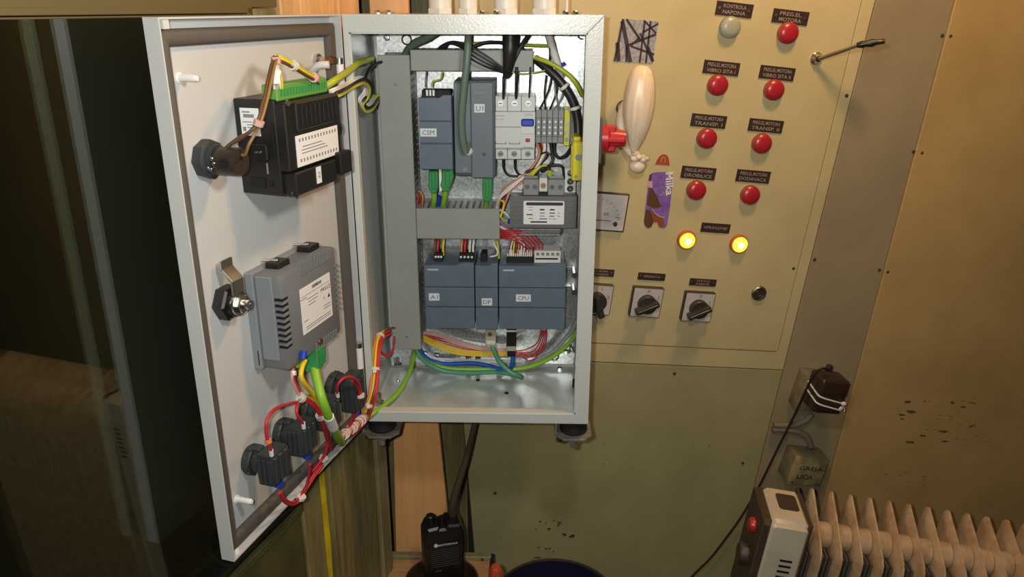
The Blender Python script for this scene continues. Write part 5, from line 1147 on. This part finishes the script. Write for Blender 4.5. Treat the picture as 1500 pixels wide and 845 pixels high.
wire('core_wire', 'thin red wire rising into the right bottom of the controller', 'red_wire', 0.0012, [C(760, 518, 0.132), C(785, 519, 0.130), C(797, 508, 0.128), C(801, 492, 0.124), C(800, 482, 0.118)], cat='wire')
wire('core_wire', 'grey wire looping behind the two lower plugs', 'grey_wire', 0.0014, [C(660, 489, 0.15), C(685, 497, 0.15), C(712, 501, 0.15), C(745, 500, 0.15), C(765, 490, 0.15)], cat='wire')
# plugs
pg = thing('network_plug', 'beige network plug under module DP', 'plug', tuple(C(720, 506, 0.105)))
a, b = C(711, 481, 0.105), C(727, 505, 0.105)
mk('shell', G().box(a.x, b.x, 0.099, 0.113, b.z, a.z, 0.001), 'plug_body', pg)
mk('boot', G().box(a.x + 0.001, b.x - 0.001, 0.0975, 0.110, b.z + 0.003, b.z + 0.009, 0.0008), 'ivory', pg)
mk('contact_lug', G().cyl(((a.x + b.x) / 2 - 0.001, 0.0980, a.z - 0.006), ((a.x + b.x) / 2 - 0.001, 0.1000, a.z - 0.006), 0.0030), 'brass', pg)
pg = thing('network_plug', 'black network plug with pale sleeve under the controller', 'plug', tuple(C(749, 520, 0.105)))
a, b = C(742, 483, 0.105), C(756, 520, 0.105)
mk('shell', G().box(a.x, b.x, 0.099, 0.113, b.z + 0.012, a.z, 0.001), 'black', pg)
mk('boot', G().box(a.x + 0.0004, b.x - 0.0004, 0.0975, 0.113, b.z + 0.009, b.z + 0.016, 0.0008), 'plug_body', pg)
mk('strain_relief', G().box(a.x + 0.001, b.x - 0.001, 0.099, 0.112, b.z, b.z + 0.009, 0.001), 'black', pg)
mk('white_edge', G().box(a.x, b.x, 0.0985, 0.101, a.z - 0.0004, a.z + 0.0016), 'white', pg)
wire('network_cable', 'teal cable looping from the beige plug back along the cabinet floor', 'teal_cable', 0.0036, [C(720, 502, 0.104), C(724, 514, 0.098), C(732, 530, 0.086), C(748, 545, 0.078), C(760, 550, 0.078), C(764, 553, 0.090), C(752, 549, 0.105), C(725, 545, 0.112), C(685, 546, 0.117), C(650, 543, 0.119), C(625, 531, 0.119), C(612, 517, 0.117), C(608, 500, 0.125)])
wire('network_cable', 'bright blue cable from the black plug running left behind the green ones', 'blue_cable', 0.0034, [C(751, 516, 0.105), C(751, 530, 0.108), C(747, 540, 0.118), C(735, 541, 0.130), C(712, 535, 0.138), C(690, 532, 0.142), C(660, 533, 0.144), C(640, 531, 0.145), C(622, 522, 0.140), C(612, 505, 0.13)])
wire('network_cable', 'lime cable sweeping along the cabinet floor from the duct to the right wall', 'lime_cable', 0.0034, [C(606, 505, 0.128), C(614, 520, 0.126), C(632, 533, 0.126), C(660, 540, 0.128), C(700, 541, 0.132), C(745, 541, 0.134), C(775, 537, 0.134), C(805, 525, 0.130), C(828, 508, 0.118), C(845, 486, 0.100), C(853, 465, 0.090)])
wire('sheathed_cable', 'grey cable running under the lime one towards the right wall', 'grey_wire', 0.0032, [C(770, 532, 0.148), C(795, 523, 0.146), C(815, 510, 0.142), C(835, 488, 0.136), C(846, 468, 0.13)], cat='cable')
wire('core_wire', 'thin white wire lying across the bottom of the mounting plate', 'white_wire', 0.0016, [C(633, 525, 0.150), C(680, 527, 0.150), C(730, 528, 0.150), C(790, 527, 0.150), C(835, 500, 0.14)], cat='wire')
wire('earth_wire', 'green cable bowing from the upright duct down over the cabinet sill to the door', 'green_cable', 0.0035, [C(608, 508, 0.128), C(606, 520, 0.115), C(600, 545, 0.085), C(585, 573, 0.050), C(565, 592, 0.020), C(550, 603, 0.000), C(538, 612, -0.012), DW(520, 628, 0.004), DW(510, 636, -0.004)], cat='cable')

# --- bundle crossing from the cabinet to the door, lower left
bpts = [C(568, 484, 0.080), C(556, 492, 0.050), C(551, 512, 0.028), C(549, 540, 0.008), C(546, 570, -0.008), C(540, 592, -0.014), C(533, 610, -0.018), DW(522, 622, 0.006), DW(505, 636, 0.0)]
def off(pts, a, b): return [p + V((a, b * 0.5, b)) for p in pts]
first = None
for i, (m_, a, b) in enumerate((('red_wire', 0.0034, 0.0), ('yellow', 0.0, 0.0016), ('orange_wire', -0.0034, 0.0), ('brown_wire', 0.0014, -0.0036), ('red_wire', 0.0048, -0.0034))):
    w_ = wire('core_wire', ('front red', 'yellow', 'orange', 'brown', 'rear red')[i] + ' wire of the tied bundle crossing from the cabinet to the door', m_, 0.0018, off(bpts, a, b), 'bundle crossing from cabinet to door', 'wire')
    if i == 1: first = w_
for q, nx in ((1, 2), (3, 4), (5, 6)): ring(first, bpts[q] + V((0.0008, 0, -0.0006)), bpts[nx] - bpts[q], 0.0052)
wire('core_wire', 'red wire looping up beside the bundle into the upright duct', 'red_wire', 0.0014, [C(555, 492, 0.060), C(556, 510, 0.060), C(563, 520, 0.065), C(572, 517, 0.075), C(577, 505, 0.085), C(578, 488, 0.1)], cat='wire')
wire('core_wire', 'brown wire curling over the top of the bundle', 'brown_wire', 0.0014, [C(553, 500, 0.056), C(560, 488, 0.062), C(570, 481, 0.075), C(580, 480, 0.1)], cat='wire')
wire('core_wire', 'thin red wire curling below the loop beside the bundle', 'red_wire', 0.0012, [C(558, 514, 0.058), C(566, 522, 0.066), C(574, 516, 0.078), C(578, 500, 0.1)], cat='wire')
# spiral wrap along the lower edge of the door
sp = [DW(x, y, 0.006 + 0.002 * math.sin(i)) for i, (x, y) in enumerate(((533, 612), (524, 620), (515, 628), (506, 635), (498, 641)))]
w_ = wire('cable_bundle', 'bundle in beige spiral wrap along the lower hinge edge of the door', 'pink_wire', 0.0055, sp, cat='cable bundle')
for i in range(10):
    t_ = i / 9 * (len(sp) - 1); k = min(int(t_), len(sp) - 2); c = sp[k].lerp(sp[k + 1], t_ - k)
    ring(w_, c, sp[k + 1] - sp[k] + V((0.004, 0, 0.006)), 0.0058, 'tie' if i % 3 else 'brown_wire', 0.0007)

# --- wires of the operator panel
wire('earth_wire', 'yellow earth wire from the operator panel\'s brass screw', 'yellow', 0.0026, [DW(447, 528, 0.030), DW(443, 537, 0.032), DW(441, 550, 0.034), DW(446, 562, 0.034), DW(457, 576, 0.030), DW(470, 595, 0.024), DW(486, 625, 0.012), DW(497, 640, 0.002)], cat='wire')
mk('wire_sleeve', G().cyl(DW(444.5, 514, 0.030), DW(443, 526, 0.031), 0.0036, n=10), 'blue', label='blue cable lug on the operator panel', cat='sleeve')
w_ = wire('network_cable', 'thick lime cable hanging from the operator panel across the door', 'lime_cable', 0.0050, [DW(461, 540, 0.022), DW(464, 555, 0.028), DW(472, 585, 0.038), DW(482, 612, 0.036), DW(493, 636, 0.024), DW(500, 648, 0.010)])
mk('cable_marker', G().cyl(DW(481.5, 610, 0.0365), DW(488, 626, 0.0300), 0.0058, n=12), 'white', w_)
a, b = DR(460, 512, 0.018), DR(462, 542, 0.022)
np_ = thing('network_plug', 'green network plug under the operator panel', 'plug', tuple(b), DOOR)
mk('shell', G().prism([(a.x - 0.009, a.z + 0.004), (a.x + 0.009, a.z + 0.004), (a.x + 0.010, a.z - 0.010), (b.x + 0.006, b.z), (b.x - 0.006, b.z), (a.x - 0.010, a.z - 0.010)], 0.012, 0.027, 0.0012), 'green_plug', np_, DOOR)
mk('latch', G().box(a.x - 0.003, a.x + 0.003, 0.027, 0.0295, b.z + 0.006, a.z), 'green_plug', np_, DOOR)
a = DR(434, 533, 0.012)
mk('power_plug', G().box(a.x - 0.006, a.x + 0.006, 0.006, 0.018, a.z - 0.002, a.z + 0.012, 0.001), 'lime_cable', fr=DOOR, label='light green power plug at the bottom of the operator panel', cat='plug')
for i, (m_, k) in enumerate((('red_wire', 0), ('pink_wire', 2.5))):
    wire('core_wire', ('red', 'pink')[i] + ' wire from the light green plug under the operator panel', m_, 0.0015, [DW(432 - k, 538, 0.014), DW(430 - k, 548, 0.016), DW(432 - k, 560, 0.018), DW(440 - k, 577, 0.020), DW(446, 586, 0.022)], 'wires under the operator panel', 'wire')
mk('wire_marker', G().cyl(DW(429.5, 543, 0.0155), DW(430, 550, 0.0165), 0.0032, n=8), 'white', label='white marker on the wires under the operator panel', cat='marker')
trunk = [DW(441, 582, 0.022), DW(450, 585, 0.024), DW(461, 594, 0.026), DW(470, 609, 0.026), DW(476, 628, 0.022), DW(481, 645, 0.014), DW(484, 655, 0.006)]
first = None
for i, (m_, a, b) in enumerate((('red_wire', 0.0016, 0.0), ('red_wire', -0.0016, 0.001), ('orange_wire', 0.0, 0.0024), ('red_wire', 0.0006, -0.0020), ('gnyl', 0.0016, 0.0022))):
    w_ = wire('core_wire', ('front red', 'left red', 'orange', 'lower red', 'yellow-green')[i] + ' wire of the tied trunk between the contact blocks', m_, 0.0018, off(trunk, a, b), 'tied trunk between the contact blocks', 'wire')
    first = first or w_
for q in (0, 3): ring(first, trunk[q], trunk[q + 1] - trunk[q], 0.0052)

# --- red wires of the contact blocks
rw = 0.0017
g1 = [DW(443, 588, 0.020), DW(425, 591, 0.022), DW(403, 599, 0.026), DW(391, 615, 0.028), DW(390, 635, 0.028), DW(393, 647, 0.028), DW(397, 660, 0.027)]
w_ = wire('core_wire', 'red wire arching over to the contact block nearest the free edge', 'red_wire', rw, g1, 'red wires of the contact blocks', 'wire'); ring(w_, DW(393, 646, 0.028), V((0.1, 0, -1)), 0.0030, 'orange_wire')
mk('wire_ferrule', G().cyl(DW(397, 659, 0.027), DW(398, 667, 0.026), 0.0022, n=8), 'white', w_)
w_ = wire('core_wire', 'red wire dropping into the second contact block', 'red_wire', rw, [DW(436, 590, 0.022), DW(434, 600, 0.026), DW(437, 611, 0.027), DW(444, 620, 0.026)], 'red wires of the contact blocks', 'wire')
mk('wire_ferrule', G().cyl(DW(444, 619, 0.026), DW(445, 627, 0.025), 0.0022, n=8), 'white', w_)
w_ = wire('core_wire', 'red wire bowing back over the contact block nearest the hinge', 'red_wire', rw, [DW(494, 577, 0.024), DW(495, 564, 0.030), DW(502, 555, 0.034), DW(514, 552, 0.036), DW(524, 560, 0.034), DW(529, 575, 0.028), DW(526, 595, 0.020), DW(517, 615, 0.012), DW(509, 630, 0.004)], 'red wires of the contact blocks', 'wire')
mk('wire_ferrule', G().cyl(DW(494, 575, 0.0245), DW(495, 581, 0.0235), 0.0022, n=8), 'white', w_)
wire('core_wire', 'inner red wire of the loop beside the contact block nearest the hinge', 'red_wire', rw, [DW(516, 558, 0.032), DW(524, 567, 0.030), DW(526, 582, 0.026), DW(521, 602, 0.018), DW(512, 622, 0.008)], 'red wires of the contact blocks', 'wire')
ring(w_, DW(528, 579, 0.027), V((0, 0, 1)), 0.0045)
wire('core_wire', 'red wire below the contact block nearest the free edge, running to the trunk', 'red_wire', rw, [DW(411, 721, 0.018), DW(417, 731, 0.014), DW(427, 736, 0.008), DW(437, 731, 0.004), DW(447, 715, 0.002), DW(458, 697, 0.002), DW(470, 678, 0.002), DW(480, 658, 0.004), DW(484, 645, 0.008)], 'red wires of the contact blocks', 'wire')
w_ = wire('core_wire', 'second red wire below the contact block nearest the free edge', 'red_wire', rw, [DW(409, 722, 0.019), DW(414, 732, 0.015), DW(424, 739, 0.009), DW(436, 736, 0.004), DW(444, 724, 0.003), DW(454, 708, 0.003), DW(463, 694, 0.003), DW(472, 682, 0.004)], 'red wires of the contact blocks', 'wire')
ring(w_, DW(441, 728, 0.004), V((-0.5, 0, -1)), 0.0048)
w_ = wire('core_wire', 'red wire below the second contact block joining the lower run', 'red_wire', rw, [DW(454, 680, 0.018), DW(453, 694, 0.014), DW(450, 708, 0.008), DW(446, 718, 0.004)], 'red wires of the contact blocks', 'wire')
wire('core_wire', 'red wire from the trunk down to the lower run', 'red_wire', rw, [DW(480, 640, 0.016), DW(478, 660, 0.012), DW(470, 675, 0.006), DW(458, 690, 0.004)], 'red wires of the contact blocks', 'wire')
ring(w_, DW(474, 671, 0.004), V((0.6, 0, 1)), 0.0048)
wire('core_wire', 'short brown wire tail beside the third contact block', 'black_wire', 0.0010, [DW(452, 574, 0.01), DW(456, 577, 0.012), DW(457, 570, 0.012)], cat='wire')

# --- wires of the black instrument and the buzzer
top = DW(404, 84, 0.030)
lead = [top, DW(399, 100, 0.036), DW(394, 122, 0.042), DW(388, 150, 0.046), DW(380, 178, 0.046)]
first = None
for i, (m_, a, b) in enumerate((('brown_wire', 0.0, 0.0), ('amber_wire', 0.0016, 0.001), ('brown_wire', -0.0016, 0.0005))):
    tail = ([DW(366, 193, 0.040), DW(350, 205, 0.028), DW(338, 212, 0.018), DW(327, 224, 0.008)], [DW(371, 197, 0.040), DW(362, 213, 0.036), DW(357, 227, 0.030), DW(352, 229, 0.026)], [DW(368, 194, 0.040), DW(352, 203, 0.028), DW(338, 213, 0.016), DW(331, 222, 0.008)])[i]
    w_ = wire('core_wire', ('brown wire from the instrument to the buzzer', 'orange-brown wire from the instrument to the end of the buzzer', 'second brown wire from the instrument to the buzzer')[i], m_, 0.0014, off(lead + tail, a, b), 'wires between the black instrument and the buzzer', 'wire')
    first = first or w_
ring(first, DW(379, 180, 0.046), V((-0.5, 0, -1)), 0.0040, 'pink_wire', 0.0022)
ring(first, DW(404, 88, 0.031), V((0, 0, 1)), 0.0038, 'pink_wire', 0.0026)
arm = [top, DW(413, 87, 0.034), DW(430, 96, 0.036), DW(446, 106, 0.036), DW(460, 114, 0.034), DW(466, 120, 0.030)]
first = None
for i, (m_, a, b) in enumerate((('gnyl', 0.0, 0.0015), ('brown_wire', 0.0, -0.0015), ('yellow', 0.0, 0.0))):
    w_ = wire('core_wire', ('yellow-green', 'brown', 'yellow')[i] + ' wire of the tied arm above the green connector', m_, 0.0018, off(arm, a, b), 'tied arm above the green connector', 'wire')
    first = first or w_
for q, m_ in ((2, 'tie'), (4, 'pink_wire')): ring(first, arm[q], arm[q + 1] - arm[q], 0.0044, m_)
for i, (x, m_) in enumerate(((401, 'white_wire'), (405, 'pink_wire'), (409, 'white_wire'), (412, 'yellow'))):
    wire('core_wire', ('leftmost white', 'pink', 'second white', 'yellow')[i] + ' wire dropping into the green connector', m_, 0.0014, [top, DW(404 + i, 100, 0.032), DW(x, 114, 0.032), DW(x + 1, 130, 0.030)], 'wires dropping into the green connector', 'wire')
mk('wire_marker', G().tube([DW(406, 104, 0.034), DW(404, 112, 0.034), DW(405, 122, 0.034)], 0.0042, 8), 'white', label='white plastic marker above the green connector', cat='marker')
wire('earth_wire', 'yellow-green earth wire from the green connector into the cabinet', 'gnyl', 0.0038, [DW(476, 127, 0.018), DW(490, 118, 0.024), C(508, 106, -0.030), C(518, 98, 0.004), C(526, 92, 0.020), C(545, 86, 0.08)], cat='wire')
knot = [DW(482, 140, 0.022), DW(495, 135, 0.028), C(508, 128, -0.020), C(520, 121, 0.004), C(531, 118, 0.020), C(538, 126, 0.032), C(535, 140, 0.036), C(528, 150, 0.030), C(533, 160, 0.034), C(543, 156, 0.050), C(550, 145, 0.090)]
for i, (m_, a, b) in enumerate((('white_wire', 0, 0.002), ('pink_wire', 0.001, -0.0015), ('white_wire', -0.002, 0.004), ('brown_wire', 0.002, 0.0), ('gnyl', 0.003, -0.003), ('black_wire', 0.004, 0.002))):
    wire('core_wire', ('upper white', 'pink', 'lower white', 'brown', 'yellow-green', 'black')[i] + ' wire of the loose tangle between the instrument and the upright duct', m_, 0.0015, off(knot, a, b), 'loose tangle between instrument and duct', 'wire')
wire('core_wire', 'black wire arching from the tangle up into the upright duct', 'black_wire', 0.0020, [C(537, 128, 0.036), C(536, 112, 0.045), C(542, 100, 0.060), C(552, 93, 0.085), C(562, 90, 0.1)], cat='wire')
wire('earth_wire', 'short yellow-green wire end at the edge of the upright duct', 'gnyl', 0.0030, [C(543, 148, 0.075), C(549, 144, 0.085), C(556, 139, 0.098)], cat='wire')
wire('core_wire', 'white cable stub beside the earth bolt on the door', 'white_wire', 0.0040, [DW(458, 104, 0.004), DW(463, 98, 0.010), DW(470, 95, 0.016), DW(482, 95, 0.024)], cat='cable stub')
